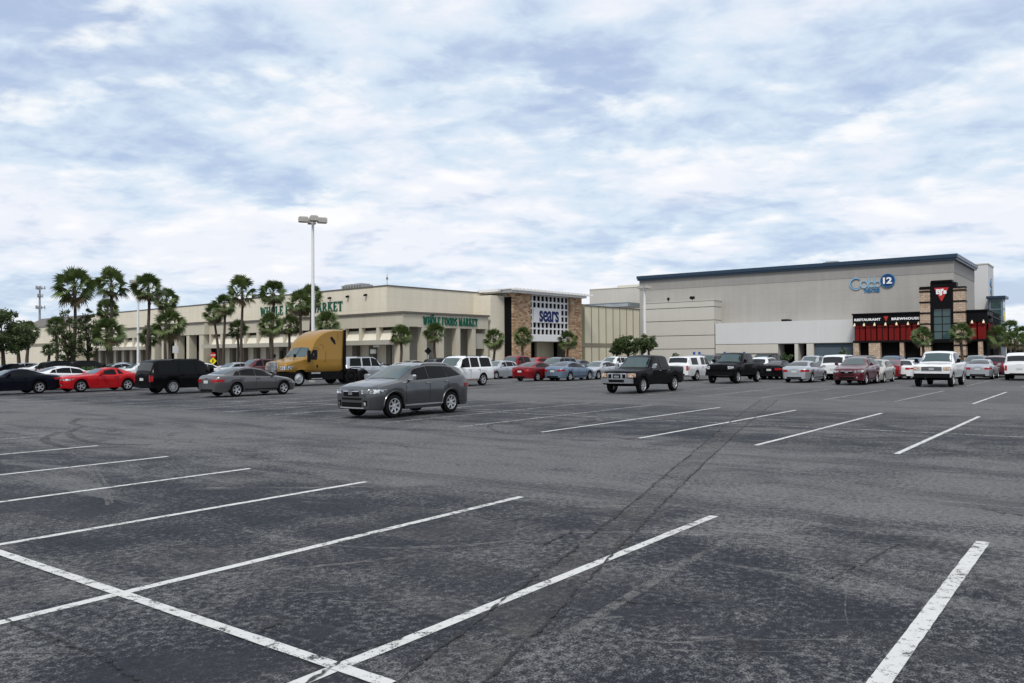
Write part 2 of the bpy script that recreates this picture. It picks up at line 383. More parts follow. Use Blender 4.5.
class Car:
    """Body shell lofted from cross-sections; s runs from the front bumper (0) to the rear (L)."""
    def __init__(c, **k):
        c.sm = .06; c.tum = .72; c.hood = .86; c.narrow = .17; c.bulge = .09; c.rbulge = .05; c.bed = None
        c.rock = .20; c.arch = .055; c.crown = .012; c.flat = False
        c.__dict__.update(k)
        c.xs = (c.fo, c.fo+c.wb); c.x0 = c.fo+c.wb/2
    def P(c, pts, s):
        d = c.sm
        return (lin(pts, s-d)+lin(pts, s-d*.5)+2*lin(pts, s)+lin(pts, s+d*.5)+lin(pts, s+d))/6
    def zlow(c, s):
        z = c.rock
        e = min(s, c.L-s)
        z += .06*clamp(1-e/.35)
        for a in c.xs:
            R_ = c.r+c.arch
            if abs(s-a) < R_: z = max(z, c.r+math.sqrt(R_*R_-(s-a)**2))
        return z
    def sec(c, s):
        e = min(s, c.L-s)
        hw = c.W/2*(1-c.narrow*clamp(1-e/.38)**2-.035*clamp(1-e/1.2))
        zt = c.P(c.top, s); zb = min(c.P(c.belt, s), zt-.008)
        if c.bed and s > c.bed: zt = zb+.008
        cab = clamp((zt-zb)/.38)
        y6 = lerp(hw*c.hood, c.W/2*c.tum, cab); z6 = zt-lerp(.010, .085, cab)
        zl = c.zlow(s)
        z1 = max(c.rock+.14, zl+.012); z3 = max(zb-.07, z1+.012); z2 = lerp(z1, z3, .5)
        fl = max(clamp(1.25-abs(s-a)/(c.r*1.9)) for a in c.xs)      # fender swell over each wheel
        k1, k2, k3, k4 = (.955+.03*fl, .972+.026*fl, 1.0, .955) if not c.flat else (1, 1, 1, 1)
        p = [(hw*.93, zl), (hw*k1, z1), (hw*k2, z2), (hw*k3, z3), (hw*k4, zb),
             (lerp(hw*.95, hw*.935, cab) if not c.flat else hw*.998, zb+.012*cab), (y6, z6), (y6*.90, zt-lerp(.004, .022, cab)), (y6*.5, zt), (0, zt+c.crown)]
        if c.bed and c.bed < s < c.L-.07:
            f = zb-.50
            p[5:] = [(hw*.93, zb+.004), (hw*.865, zb), (hw*.86, f), (hw*.4, f), (0, f)]
        return p
    def X(c, s): return c.x0-s
    def side_y(c, s, z):
        p = c.sec(s)
        for (y0, z0), (y1, z1) in zip(p[:7], p[1:7]):
            if z <= z1 or (y1, z1) == p[6]:
                if z1-z0 < 1e-6: continue
                t = clamp((z-z0)/(z1-z0)); return lerp(y0, y1, t)
        return p[6][0]
    def top_z(c, s, y):
        p = c.sec(s); y = abs(y)
        for (y0, z0), (y1, z1) in zip(p[5:][::-1], p[5:][::-1][1:]):
            if y <= y1: return lerp(z0, z1, (y-y0)/max(1e-6, y1-y0))
        return p[5][1]
    def stations(c):
        S = {0, .02, .05, .1, .16, .25, c.L, c.L-.02, c.L-.05, c.L-.1, c.L-.16, c.L-.25}
        n = int(c.L/.14)
        S |= {c.L*i/n for i in range(n+1)}
        for a in c.xs:
            R_ = c.r+c.arch
            S |= {a+R_*math.sin(PI/2*q) for q in (-1,-.985,-.93,-.85,-.7,-.5,-.25,0,.25,.5,.7,.85,.93,.985,1)}
        if c.bed: S |= {c.bed-.004, c.bed+.004, c.L-.066, c.L-.074}
        S = sorted(x for x in S if 0 <= x <= c.L); out = [S[0]]
        for x in S[1:]:
            if x-out[-1] > .006: out.append(x)
        return out
    def body(c):
        b = MB(); S = c.stations(); secs = [c.sec(s) for s in S]
        for sg in (1, -1):
            rows = [[(c.X(s), sg*y, z) for y, z in p] for s, p in zip(S, secs)]
            nr = len(rows); nc = 10; o = len(b.v)
            b.v += [q for r in rows for q in r]
            for i in range(nr-1):
                for j in range(nc-1):
                    q = (o+i*nc+j, o+i*nc+j+1, o+(i+1)*nc+j+1, o+(i+1)*nc+j)
                    b.f.append(q if sg > 0 else q[::-1]); b.m.append(1 if j == 0 else (2 if (c.bed and S[i] > c.bed and j >= 6) else 0))
            # inner skirt / arch ceiling and floor pan
            rin = [[(x[0][0], x[0][1], x[0][2]), (x[0][0], sg*max(.1, abs(x[0][1])-.36), x[0][2]), (x[0][0], 0, max(c.rock+.02, .0) if True else 0)] for x in rows]
            b.grid(rin, 2, sg > 0)
        for si, bul, d in ((0, c.bulge, 1), (len(S)-1, c.rbulge, -1)):
            p = secs[si]; x = c.X(S[si]); rows = []
            for y, z in p[:9]:
                rows.append([(x+d*bul*(1-t*t), y*t, z) for t in (-1,-.8,-.55,-.28,0,.28,.55,.8,1)])
            for j in range(8):
                b.grid(rows[j:j+2], 1 if j == 0 else 0, d < 0)
        return b
    def end_patch(c, b, front, y0, y1, z0, z1, off=.012, mi=0, ny=5, nz=2):
        s = 0 if front else c.L; d = 1 if front else -1; bul = c.bulge if front else c.rbulge
        rows = []
        for i in range(nz+1):
            z = lerp(z0, z1, i/nz); yj = max(.05, c.side_y(s, z))
            rows.append([(c.X(s)+d*(bul*(1-min(1, abs(y)/yj)**2)+off), y, z) for y in (lerp(y0, y1, k/ny) for k in range(ny+1))])
        # a closed shallow block
        b.grid(rows, mi)
        back = [[(x-d*(off+.02), y, z) for x, y, z in r] for r in rows]
        for (r1, r2) in ((rows[0], back[0]), (rows[-1], back[-1])): b.grid([r1, r2], mi)
        b.grid([[r[0] for r in rows], [r[0] for r in back]], mi); b.grid([[r[-1] for r in rows], [r[-1] for r in back]], mi)
    def side_patch(c, b, sg, s0, s1, z0, z1, s0t=None, s1t=None, off=.009, mi=0, n=6, nz=3, rel=None):
        s0t = s0 if s0t is None else s0t; s1t = s1 if s1t is None else s1t
        rows = []
        for i in range(nz+1):
            v = i/nz; r = []
            for k in range(n+1):
                s = lerp(lerp(s0, s0t, v), lerp(s1, s1t, v), k/n)
                if rel:
                    p = c.sec(s); za = p[5][1]+rel[0]; zb = max(za+.004, p[6][1]-rel[1]); z = lerp(za, zb, v)
                    t = clamp((z-p[5][1])/max(1e-4, p[6][1]-p[5][1])); y = lerp(p[5][0], p[6][0], t)
                else:
                    z = lerp(z0, z1, v); y = c.side_y(s, z)
                r.append((c.X(s), sg*(y+off), z))
            rows.append(r)
        b.grid(rows, mi, sg < 0)
    def top_patch(c, b, s0, s1, fr=.92, fr1=None, off=.010, mi=0, n=6):
        fr1 = fr1 or fr; rows = []
        for i in range(n+1):
            s = lerp(s0, s1, i/n); w = c.sec(s)[6][0]*lerp(fr, fr1, i/n)
            sl = (c.top_z(s+.02, 0)-c.top_z(s-.02, 0))/.04; nl = math.hypot(1, sl)
            r = []
            for k in range(9):
                y = lerp(-w, w, k/8); z = c.top_z(s, y)
                r.append((c.X(s)+off*sl/nl, y, z+off/nl))
            rows.append(r)
        b.grid(rows, mi)

def wheel_proto(r, w, spokes, steel=False, dark=False):
    t = MB()
    rr = r*.66
    prof = [(w/2-.03, rr), (w/2-.005, rr+.02), (w/2, r*.86), (w/2-.025, r*.975), (w/2-.06, r), (-w/2+.06, r), (-w/2+.025, r*.975), (-w/2, r*.86), (-w/2+.005, rr+.02), (-w/2+.03, rr)]
    t.lathe(prof, 28, 0)
    g = MB()
    g.lathe([(-w/2+.03, rr), (w/2-.05, rr*.97), (w/2-.012, rr*1.0), (w/2-.012, rr*.91), (w/2-.06, rr*.86)], 28, 0)
    g.lathe([(w/2-.09, rr*.9), (w/2-.09, .0001)], 24, 1)
    if steel:
        g.lathe([(w/2-.05, rr*.9), (w/2-.03, rr*.55), (w/2+.03, rr*.36), (w/2+.03, .0001)], 20, 0)
    else:
        for k in range(spokes):
            a = 2*PI*k/spokes; ca, sa = math.cos(a), math.sin(a)
            h0, h1 = r*.075*(10/spokes)**.4, r*.052*(10/spokes)**.6
            y0, y1 = w/2-.03, w/2-.018
            pts = []
            for rad, hh, yy in ((.12*r, h0, y0), (rr*.93, h1, y1)):
                for sgn in (-1, 1):
                    for dy in (0, -.035):
                        pts.append((rad*ca-sgn*hh*sa, yy+dy, rad*sa+sgn*hh*ca))
            g.add(pts, [(0,2,6,4), (0,4,5,1), (2,3,7,6), (4,6,7,5)], 0)
        g.lathe([(w/2-.05, rr*.24), (w/2-.022, rr*.22), (w/2-.015, .0001)], 14, 0)
    return t.mesh('tyre', 40, True), g.mesh('rim', 35, True)

KINDS = {}
def pull(pts, d): return [(q-d*clamp((q-.1)/.8), z) for q, z in pts]      # shortens the nose
def kind(name, **k): KINDS[name] = k
kind('sedan', L=4.71, W=1.83, fo=.82, wb=2.80, r=.335, rock=.21,
     top=pull([(0,.64),(.1,.77),(.5,.87),(1.3,.98),(2.1,1.36),(2.7,1.455),(3.15,1.445),(3.75,1.31),(4.40,1.09),(4.72,1.06),(4.85,.90)], .14),
     belt=pull([(0,.60),(.4,.79),(1.3,.93),(3.2,1.0),(4.2,1.03),(4.7,1.01),(4.85,.88)], .14),
     ws=(1.22,1.98), rw=(3.28,4.18), win=[(1.48,2.51,1.86,2.49),(2.54,3.41,2.52,3.36),(3.44,3.84,3.39,3.60)], tum=.66, spokes=5)
kind('sedan_old', L=5.3, W=1.95, fo=1.0, wb=2.91, r=.34, rock=.22,
     top=[(0,.66),(.06,.82),(.5,.90),(1.65,.98),(2.35,1.36),(2.8,1.44),(3.4,1.43),(3.85,1.36),(4.35,1.03),(5.15,1.0),(5.3,.92)],
     belt=[(0,.64),(.4,.82),(1.6,.93),(4.3,.97),(5.15,.96),(5.3,.90)],
     ws=(1.70,2.36), rw=(3.80,4.32), win=[(1.92,2.84,2.30,2.82),(2.94,3.78,2.92,3.74)], tum=.64, spokes=9)
kind('coupe', L=4.77, W=1.88, fo=.92, wb=2.72, r=.345, rock=.20,
     top=[(0,.74),(.05,.86),(.4,.93),(1.65,1.0),(2.3,1.30),(2.75,1.38),(3.15,1.36),(4.05,1.06),(4.68,1.02),(4.77,.92)],
     belt=[(0,.70),(.4,.86),(1.65,.95),(2.8,.94),(3.4,.99),(4.0,1.02),(4.77,.90)],
     ws=(1.72,2.32), rw=(3.22,3.98), win=[(1.96,2.98,2.28,2.94),(3.10,3.40,3.06,3.22)], tum=.66, spokes=5, narrow=.10)
kind('crossover', L=4.69, W=1.885, fo=.93, wb=2.70, r=.37, rock=.25,
     top=[(0,.86),(.08,.99),(.5,1.09),(1.2,1.19),(2.0,1.62),(2.6,1.71),(3.5,1.69),(4.25,1.58),(4.56,1.18),(4.69,1.02)],
     belt=[(0,.84),(.4,1.0),(1.2,1.12),(3.4,1.20),(4.3,1.28),(4.69,1.02)],
     ws=(1.26,2.02), rw=(4.27,4.52), win=[(1.54,2.53,1.92,2.51),(2.56,3.44,2.54,3.42),(3.47,4.14,3.45,3.84)], tum=.71, spokes=7)
kind('boxsuv', L=4.97, W=1.95, fo=.88, wb=2.88, r=.38, rock=.30,
     top=[(0,.95),(.05,1.06),(.5,1.12),(1.25,1.18),(1.85,1.75),(2.2,1.86),(4.4,1.83),(4.72,1.74),(4.92,1.2),(4.97,1.05)],
     belt=[(0,.93),(.3,1.05),(1.25,1.10),(4.6,1.13),(4.97,1.02)],
     ws=(1.30,1.86), rw=(4.73,4.90), win=[(1.50,2.38,1.85,2.38),(2.47,3.36,2.47,3.36),(3.44,4.60,3.44,4.48)], tum=.76, spokes=10, bulge=.05, narrow=.08)
kind('bigsuv', L=5.23, W=2.0, fo=.95, wb=3.02, r=.395, rock=.33,
     top=[(0,.98),(.05,1.12),(.5,1.18),(1.45,1.24),(2.05,1.80),(2.45,1.93),(4.7,1.91),(5.02,1.80),(5.18,1.22),(5.23,1.08)],
     belt=[(0,.96),(.3,1.10),(1.45,1.17),(4.9,1.20),(5.23,1.05)],
     ws=(1.50,2.06), rw=(5.04,5.15), win=[(1.72,2.66,2.05,2.66),(2.76,3.60,2.76,3.55),(3.75,4.86,3.70,4.74)], tum=.78, spokes=5, bulge=.05, narrow=.07)
kind('van', L=5.05, W=1.95, fo=.95, wb=3.0, r=.345, rock=.22,
     top=[(0,.70),(.1,.90),(.7,1.04),(1.05,1.12),(2.0,1.66),(2.5,1.76),(4.4,1.72),(4.8,1.60),(4.98,1.15),(5.05,1.0)],
     belt=[(0,.68),(.4,.92),(1.05,1.04),(4.6,1.12),(5.05,.98)],
     ws=(1.12,2.0), rw=(4.80,4.95), win=[(1.50,2.60,2.05,2.60),(2.70,3.60,2.70,3.60),(3.70,4.66,3.70,4.50)], tum=.74, spokes=7)
kind('hatch', L=4.25, W=1.75, fo=.85, wb=2.6, r=.31, rock=.20,
     top=[(0,.64),(.08,.80),(.5,.93),(1.05,1.04),(1.85,1.45),(2.4,1.53),(3.3,1.49),(3.9,1.36),(4.18,1.0),(4.25,.9)],
     belt=[(0,.62),(.4,.82),(1.05,.96),(3.6,1.04),(4.25,.88)],
     ws=(1.10,1.86), rw=(3.92,4.14), win=[(1.42,2.28,1.86,2.28),(2.36,3.20,2.36,3.20),(3.28,3.72,3.26,3.52)], tum=.70, spokes=7)
kind('pickup', L=5.70, W=2.0, fo=.95, wb=3.55, r=.40, rock=.42,
     top=[(0,1.00),(.05,1.12),(.5,1.19),(1.6,1.25),(2.2,1.80),(2.6,1.92),(3.6,1.90),(3.92,1.84),(4.06,1.34),(4.2,1.30),(5.7,1.30)],
     belt=[(0,.98),(.4,1.12),(1.6,1.20),(4.0,1.24),(4.1,1.27),(5.7,1.29)], bed=4.10,
     ws=(1.65,2.21), rw=(3.93,4.04), win=[(1.86,2.78,2.20,2.78),(2.88,3.78,2.88,3.70)], tum=.76, spokes=6, bulge=.05, narrow=.06)
kind('bigpickup', L=5.75, W=2.03, fo=.90, wb=3.60, r=.425, rock=.52,
     top=[(0,1.12),(.04,1.26),(.5,1.32),(1.5,1.38),(2.05,1.92),(2.4,2.04),(3.5,2.02),(3.85,1.96),(3.95,1.46),(4.1,1.40),(5.75,1.40)],
     belt=[(0,1.10),(.4,1.26),(1.5,1.32),(3.9,1.34),(4.0,1.36),(5.75,1.39)], bed=4.0,
     ws=(1.55,2.06), rw=(3.86,3.94), win=[(1.74,2.68,2.06,2.68),(2.78,3.68,2.78,3.62)], tum=.77, spokes=5, bulge=.04, narrow=.05)
kind('capped', L=5.6, W=1.95, fo=.90, wb=3.3, r=.38, rock=.38,
     top=[(0,.96),(.05,1.08),(.5,1.14),(1.5,1.20),(2.05,1.72),(2.4,1.82),(3.3,1.82),(3.5,1.78),(3.6,1.74),(3.7,1.80),(5.35,1.78),(5.54,1.22),(5.6,1.16)],
     belt=[(0,.94),(.4,1.07),(1.5,1.14),(5.4,1.18),(5.6,1.14)],
     ws=(1.55,2.06), rw=(5.37,5.50), win=[(1.74,2.66,2.06,2.66),(2.76,3.40,2.76,3.36),(3.95,5.0,3.95,5.0)], tum=.78, spokes=5, bulge=.04, narrow=.06)

PROTO = {}
def proto(kn):
    """all the meshes of one kind of car: (part name, mesh, material keys, offset, [sub-parts])"""
    if kn in PROTO: return PROTO[kn]
    c = Car(**KINDS[kn]); out = []
    truck = kn in ('pickup', 'bigpickup', 'capped', 'bigsuv', 'boxsuv')
    def add(name, b, mats, sm=0, loc=(0,0,0), rz=0, sub=None, fix=False):
        me = b if not isinstance(b, MB) else b.mesh(name, sm, fix)
        out.append((name, me, mats, loc, rz, sub or []))
    add('body', c.body(), ['PAINT', 'TRIM', M['dark']], 38, fix=True)
    b = MB(); c.top_patch(b, c.ws[0], c.ws[1], .96, .95); add('windshield', b, [M['wglass']], 60)
    b = MB(); c.top_patch(b, c.rw[0], c.rw[1], .93, .93); add('rear_window', b, [M['rglass']], 60)
    for sg in (1, -1):
        for (a, d, a2, d2) in c.win:
            b = MB(); c.side_patch(b, sg, a, d, 0, 0, a2, d2, rel=(.015, .015), n=8, nz=4); add('side_window', b, [M['glass']], 60)
        # door handles, mirror
        for (a, d, a2, d2) in c.win[:2]:
            if kn == 'coupe' and a > 3: continue
            s = d-.10; z = c.sec(s)[4][1]-.10; b = MB(); y = c.side_y(s, z)
            b.box(c.X(s)-.10, sg*(y-.01), z-.016, c.X(s)+.10, sg*(y+.035), z+.016); add('door_handle', b, ['HANDLE'])
        s = c.win[0][0]+.10; z = c.sec(s)[5][1]+.05; y = c.sec(s)[5][0]; b = MB()
        zz = .17 if not truck else .24
        b.prism([(sg*(y-.02), z-.02), (sg*(y+.06), z-.02), (sg*(y+.08), z-.03), (sg*(y+.24), z-.01), (sg*(y+.26), z+zz*.6), (sg*(y+.22), z+zz*.9), (sg*(y+.09), z+zz*.85), (sg*(y+.05), z+.03)], 0, c.X(s)-.02, c.X(s)+.12)
        add('wing_mirror', b, ['MIRROR'])
        # lamps
        hz0, hz1 = c.P(c.top, .03)-.21, c.P(c.top, .03)-(.045 if kn != 'crossover' else .015)
        yj = c.side_y(0, hz0+.05)
        b = MB(); 
        if truck:
            c.end_patch(b, True, sg*yj*.66, sg*yj*.985, hz0-.04, hz1, .02); c.side_patch(b, sg, 0, .16, hz0-.03, hz1-.01)
        else:
            c.end_patch(b, True, sg*yj*.62, sg*yj*.985, hz0+.075, hz1-.005, .015); c.side_patch(b, sg, 0, .30, hz0+.08, hz1+.012, .02, .58)
        add('headlight', b, ['LAMP'], 40)
        tz1 = c.sec(c.L)[4][1]-.02; tz0 = tz1-(.34 if truck else .15); yj = c.side_y(c.L, tz0+.05)
        b = MB(); c.end_patch(b, False, sg*yj*(.84 if truck else .60), sg*yj*.985, tz0, tz1, .018); c.side_patch(b, sg, c.L-(.10 if truck else .34), c.L, tz0+.02, tz1-.01, c.L-(.10 if truck else .42), c.L)
        add('taillight', b, [M['tail']], 40)
    gz1 = c.P(c.top, .03)-.06; gz0 = gz1-(.28 if truck else .15); yj = c.side_y(0, gz0)
    if kn == 'pickup':
        b = MB(); c.end_patch(b, True, -yj*.62, yj*.62, gz0-.06, gz1+.02, .02, 0)
        for u, v in ((-.55,-.36),(-.24,.24),(.36,.55)): c.end_patch(b, True, yj*u, yj*v, gz0-.0, gz1-.03, .032, 1)
        c.end_patch(b, True, -.14, .14, gz0+.08, gz1-.10, .045, 0)
        add('grille', b, [M['chrome'], M['dark']], 30)
    elif kn == 'bigpickup':
        b = MB(); c.end_patch(b, True, -yj*.60, yj*.60, gz0+.05, gz1+.01, .02, 0)
        c.end_patch(b, True, -yj*.56, yj*.56, gz0+.08, gz1-.02, .03, 1)
        c.end_patch(b, True, -yj*.56, yj*.56, gz0+.15, gz0+.18, .038, 0); c.end_patch(b, True, -.13, .13, gz0+.11, gz0+.22, .05, 0)
        add('grille', b, ['GRILLE', M['dark']], 30)
    else:
        b = MB(); c.end_patch(b, True, -yj*.46, yj*.46, gz0, gz1, .018, 0); c.end_patch(b, True, -yj*.46, yj*.46, gz1-.012, gz1+.012, .026, 1)
        c.end_patch(b, True, -.09, .09, gz0+.04, gz1-.03, .03, 1)
        add('grille', b, [M['dark'], M['chrome']], 30)
    z0 = c.rock+.10
    if truck and c.bed:
        for fr in (True, False):
            b = MB(); yj = c.side_y(0 if fr else c.L, z0+.15)
            zq = z0-(.10 if kn == 'bigpickup' else 0); c.end_patch(b, fr, -yj*1.02, yj*1.02, zq, zq+.25, .075, 0, ny=10)
            if fr: c.end_patch(b, fr, -yj*.5, yj*.5, zq+.05, zq+.19, .085, 1)
            add('bumper', b, ['BUMPER', M['dark']], 30)
    else:
        b = MB(); yj = c.side_y(0, z0+.1); c.end_patch(b, True, -yj*.62, yj*.62, z0+.02, z0+.16, .014, 0)
        for sg in (1, -1): c.end_patch(b, True, sg*yj*.72, sg*yj*.90, z0+.06, z0+.22, .014, 0); c.end_patch(b, True, sg*yj*.76, sg*yj*.85, z0+.08, z0+.17, .022, 1)
        add('air_intake', b, [M['dark'], M['lamp']], 30)
        b = MB(); yj = c.side_y(c.L, z0+.05); c.end_patch(b, False, -yj*.7, yj*.7, c.rock+.07, z0+.08, .012, 0); add('rear_valance', b, [M['dark']], 30)
    if kn == 'crossover':
        b = MB(); yj = c.side_y(0, .6); c.end_patch(b, True, -yj*.60, yj*.60, z0+.24, z0+.30, .012, 0); add('lower_grille', b, [M['dark']], 30)
        b = MB(); yj = c.side_y(0, c.rock+.1); c.end_patch(b, True, -yj*.75, yj*.75, c.rock+.075, c.rock+.105, .02, 0); add('bumper_lip', b, ['RAIL'], 30)
        for a in c.xs:
            for sg in (1, -1):
                b = MB(); rows = []
                for rr, of in ((c.r+c.arch-.004, -.02), (c.r+c.arch-.002, .022), (c.r+c.arch+.05, .024), (c.r+c.arch+.065, .002)):
                    row = []
                    for q in range(17):
                        t = PI*(q/16*.94+.03); s_, z_ = a+rr*math.cos(t), c.r+rr*math.sin(t)
                        row.append((c.X(s_), sg*(c.side_y(s_, max(z_, c.sec(s_)[0][1]+.004))+of), z_))
                    rows.append(row)
                b.grid(rows); add('arch_trim', b, ['PAINT'], 50)
    pz = c.sec(c.L)[4][1]-(.30 if truck else .22)
    b = MB(); c.end_patch(b, False, -.17, .17, pz, pz+.14, .022, 0, ny=2, nz=1); add('licence_plate', b, [M['plate']])
    # door shut lines
    for sg in (1, -1):
        cuts = [c.win[0][0]-.12, (c.win[0][1]+c.win[1][0])/2]
        if kn != 'coupe': cuts.append(c.win[1][1]+.02)
        for q in cuts:
            b = MB(); c.side_patch(b, sg, q-.007, q+.007, c.rock+.18, c.sec(q)[4][1]-.01, off=.004, n=1, nz=6); add('door_gap', b, [M['gap']])
    if kn in ('crossover', 'boxsuv', 'sedan'):
        for sg in (1, -1):
            b = MB(); c.side_patch(b, sg, c.xs[0]+.45, c.xs[1]-.45, c.rock+.10, c.rock+.15, off=.012, n=8, nz=1); add('sill_trim', b, ['RAIL'])
    if kn in ('crossover', 'bigsuv', 'boxsuv', 'van'):
        for sg in (1, -1):
            b = MB(); s0, s1 = c.win[0][3]-.2, c.win[2][2]+.3
            b.tube([(c.X(s), sg*c.sec(s)[6][0]*.93, c.top_z(s, c.sec(s)[6][0]*.93)+(.045 if 0 < i < 8 else 0)) for i, s in ((i, lerp(s0, s1, i/8)) for i in range(9))], .018, 6)
            add('roof_rail', b, ['RAIL'], 50)
    w = .235 if not truck else .27
    ty, rm = wheel_proto(c.r, w, c.spokes)
    for i, a in enumerate(c.xs):
        for sg in (1, -1):
            out.append(('wheel', ty, [M['tyre']], (c.X(a), sg*(c.W/2-w/2-.03), c.r), 0 if sg > 0 else PI, [('rim', rm, ['RIM', M['dark']])]))
    b = MB(); b.box(c.X(c.fo-.05), -.35, c.rock-.02, c.X(c.fo+c.wb+.1), .35, c.rock+.12)
    for a in c.xs: b.tube([(c.X(a), -c.W/2+.2, c.r), (c.X(a), c.W/2-.2, c.r)], .06, 8)
    add('underbody', b, [M['dark']])
    PROTO[kn] = (c, out); return PROTO[kn]

def place_parts(root, parts, sub):
    for (name, me, mats, loc, rz, subs) in parts:
        keys = [sub.get(k, k) if isinstance(k, str) else k for k in mats]
        def mk(nm, mesh, ks, par):
            if not mesh.materials:
                for k in ks: mesh.materials.append(k)
            o = bpy.data.objects.new(nm, mesh); C.objects.link(o); o.parent = par
            for i, k in enumerate(ks):
                if o.material_slots[i].material is not k:
                    o.material_slots[i].link = 'OBJECT'; o.material_slots[i].material = k
            return o
        o = mk(name, me, keys, root); o.location = loc; o.rotation_euler.z = rz
        for (n2, m2, k2) in subs:
            mk(n2, m2, [sub.get(k, k) if isinstance(k, str) else k for k in k2], o)

PAINTS = {}
def pm(nm):
    cols = {'black': ((.004,.004,.005), .0), 'navy': ((.005,.006,.012), .1), 'red': ((.46,.009,.014), .1), 'maroon': ((.095,.006,.013), .3),
            'darkred': ((.17,.006,.010), .2), 'grey': ((.105,.103,.105), .65), 'silver': ((.44,.46,.49), .55), 'white': ((.72,.73,.74), 0), 'steel': ((.17,.23,.31), .55),
            'teal': ((.085,.115,.12), .4), 'gold': ((.31,.172,.032), .15), 'blue': ((.05,.10,.22), .4), 'beige': ((.42,.40,.36), .3), 'charcoal': ((.080,.083,.087), .65), 'tan': ((.26,.215,.17), .2)}
    if nm not in PAINTS:
        c, me = cols[nm]; PAINTS[nm] = paint('car_paint_'+nm, c, me)
    return PAINTS[nm]
NAMES = {'sedan': ('sedan', 'car'), 'sedan_old': ('sedan', 'car'), 'coupe': ('coupe', 'car'), 'crossover': ('crossover', 'suv'), 'boxsuv': ('boxy_suv', 'suv'), 'bigsuv': ('large_suv', 'suv'),
         'van': ('minivan', 'minivan'), 'hatch': ('hatchback', 'car'), 'pickup': ('pickup_truck', 'pickup'), 'bigpickup': ('pickup_truck', 'pickup'), 'capped': ('pickup_truck', 'pickup')}
CARG = 'vehicles parked in the mall lot'
def car(kn, col, label, px, ref, away, trim=None, handle=None, mirror=None, rail=None, bumper=None, grille=None, rim=None, jit=0.0, lamp=None):
    """ref = ('F'|'R', py): near-side front/rear wheel touches the ground at (px, py); ('b', b): centre on parking row b in view direction px"""
    c, parts = proto(kn)
    rz = RZ if away else RZ+PI
    rz += math.radians(jit)
    rot = Matrix.Rotation(rz, 3, 'Z')
    if ref[0] == 'b': loc = onrow(px, ref[1])
    else:
        g = gnd(px, ref[1]); sg = -1 if away else 1
        lx = c.wb/2 if ref[0] == 'F' else -c.wb/2
        loc = g-rot @ Vector((lx, sg*(c.W/2-.08), 0))
    nm, cat = NAMES[kn]
    root = thing(nm, label, cat, (loc.x, loc.y, .010), rz, CARG)
    P = pm(col); T = pm(trim) if trim and trim != 'dark' else (M['dark'] if trim else P)
    place_parts(root, parts, {'PAINT': P, 'TRIM': T, 'HANDLE': handle or P, 'MIRROR': mirror or P, 'RAIL': rail or M['dark'],
                              'BUMPER': bumper or M['chrome'], 'GRILLE': grille or M['chrome'], 'RIM': rim or M['alloy'], 'LAMP': lamp or M['lamp']})
    return root

CH = M['chrome']; DK = M['dark']
# nearest row and the ones the photo shows clearly
car('crossover', 'charcoal', 'dark grey crossover alone in the middle of the lot, nose to the lower left', 394, ('F', 418), False, handle=CH, mirror=CH, rail=M['alloy'])
car('sedan', 'grey', 'grey sedan seen from behind at the left, its nose at the gold truck', 236.5, ('R', 396.8), True, trim=None)
car('boxsuv', 'black', 'boxy black suv parked between the red coupe and the grey sedan', 173, ('R', 394), True, trim='dark')
car('coupe', 'red', 'bright red two door coupe beside the boxy black suv', 81, ('F', 392.3), False)
car('coupe', 'navy', 'black coupe cut by the left edge of the photo', 39.5, ('R', 393.6), False)
car('sedan', 'white', 'white sedan half hidden between the black coupe and the red coupe', 53, ('R', 390), True)
car('bigsuv', 'white', 'large white suv with tan lower trim right behind the grey crossover', 483, ('R', 385.5), False, trim='tan', mirror=DK, rail=DK)
car('bigsuv', 'silver', 'silver suv with dark tailgate behind the gold truck', 359, ('R', 382.3), True, trim='dark')
car('pickup', 'black', 'black crew cab pickup with chrome grille in the centre right of the lot', 643, ('F', 393.6), False, trim='dark', handle=CH, mirror=CH, lamp=M['lamp2'])
car('bigpickup', 'black', 'lifted black pickup with dark grille between white pickup and white crossover', 738, ('F', 383.6), False, trim='dark', bumper=DK, grille=DK)
car('bigpickup', 'white', 'white lifted pickup with amber headlights before the restaurant', 953, ('F', 387), False, bumper=DK, grille=M['alloy'], mirror=DK, lamp=M['lamp2'])
car('capped', 'white', 'white pickup with a camper top seen from behind beside the black crew cab pickup', 697, ('R', 381), True, bumper=CH)
car('sedan', 'darkred', 'dark red sedan seen from behind, left of the steel blue sedan', 537.5, ('R', 381.3), True)
car('sedan', 'steel', 'steel blue sedan seen from behind, right of the dark red sedan', 570, ('R', 381), True)
car('sedan', 'silver', 'silver sedan seen from behind in the front row, left of the maroon crossover', 812, ('R', 382.6), True)
car('crossover', 'maroon', 'maroon crossover facing us with a silver hatchback right beside it', 866, ('F', 385), False)
car('hatch', 'beige', 'silver beige hatchback parked against the right side of the maroon crossover', 884, ('F', 383), False)
car('sedan_old', 'white', 'long white sedan with red tail lights left of the white lifted pickup', 916, ('R', 379.4), True)
car('sedan', 'silver', 'pale silver sedan seen from behind, right of the white lifted pickup', 993, ('R', 379.4), True)
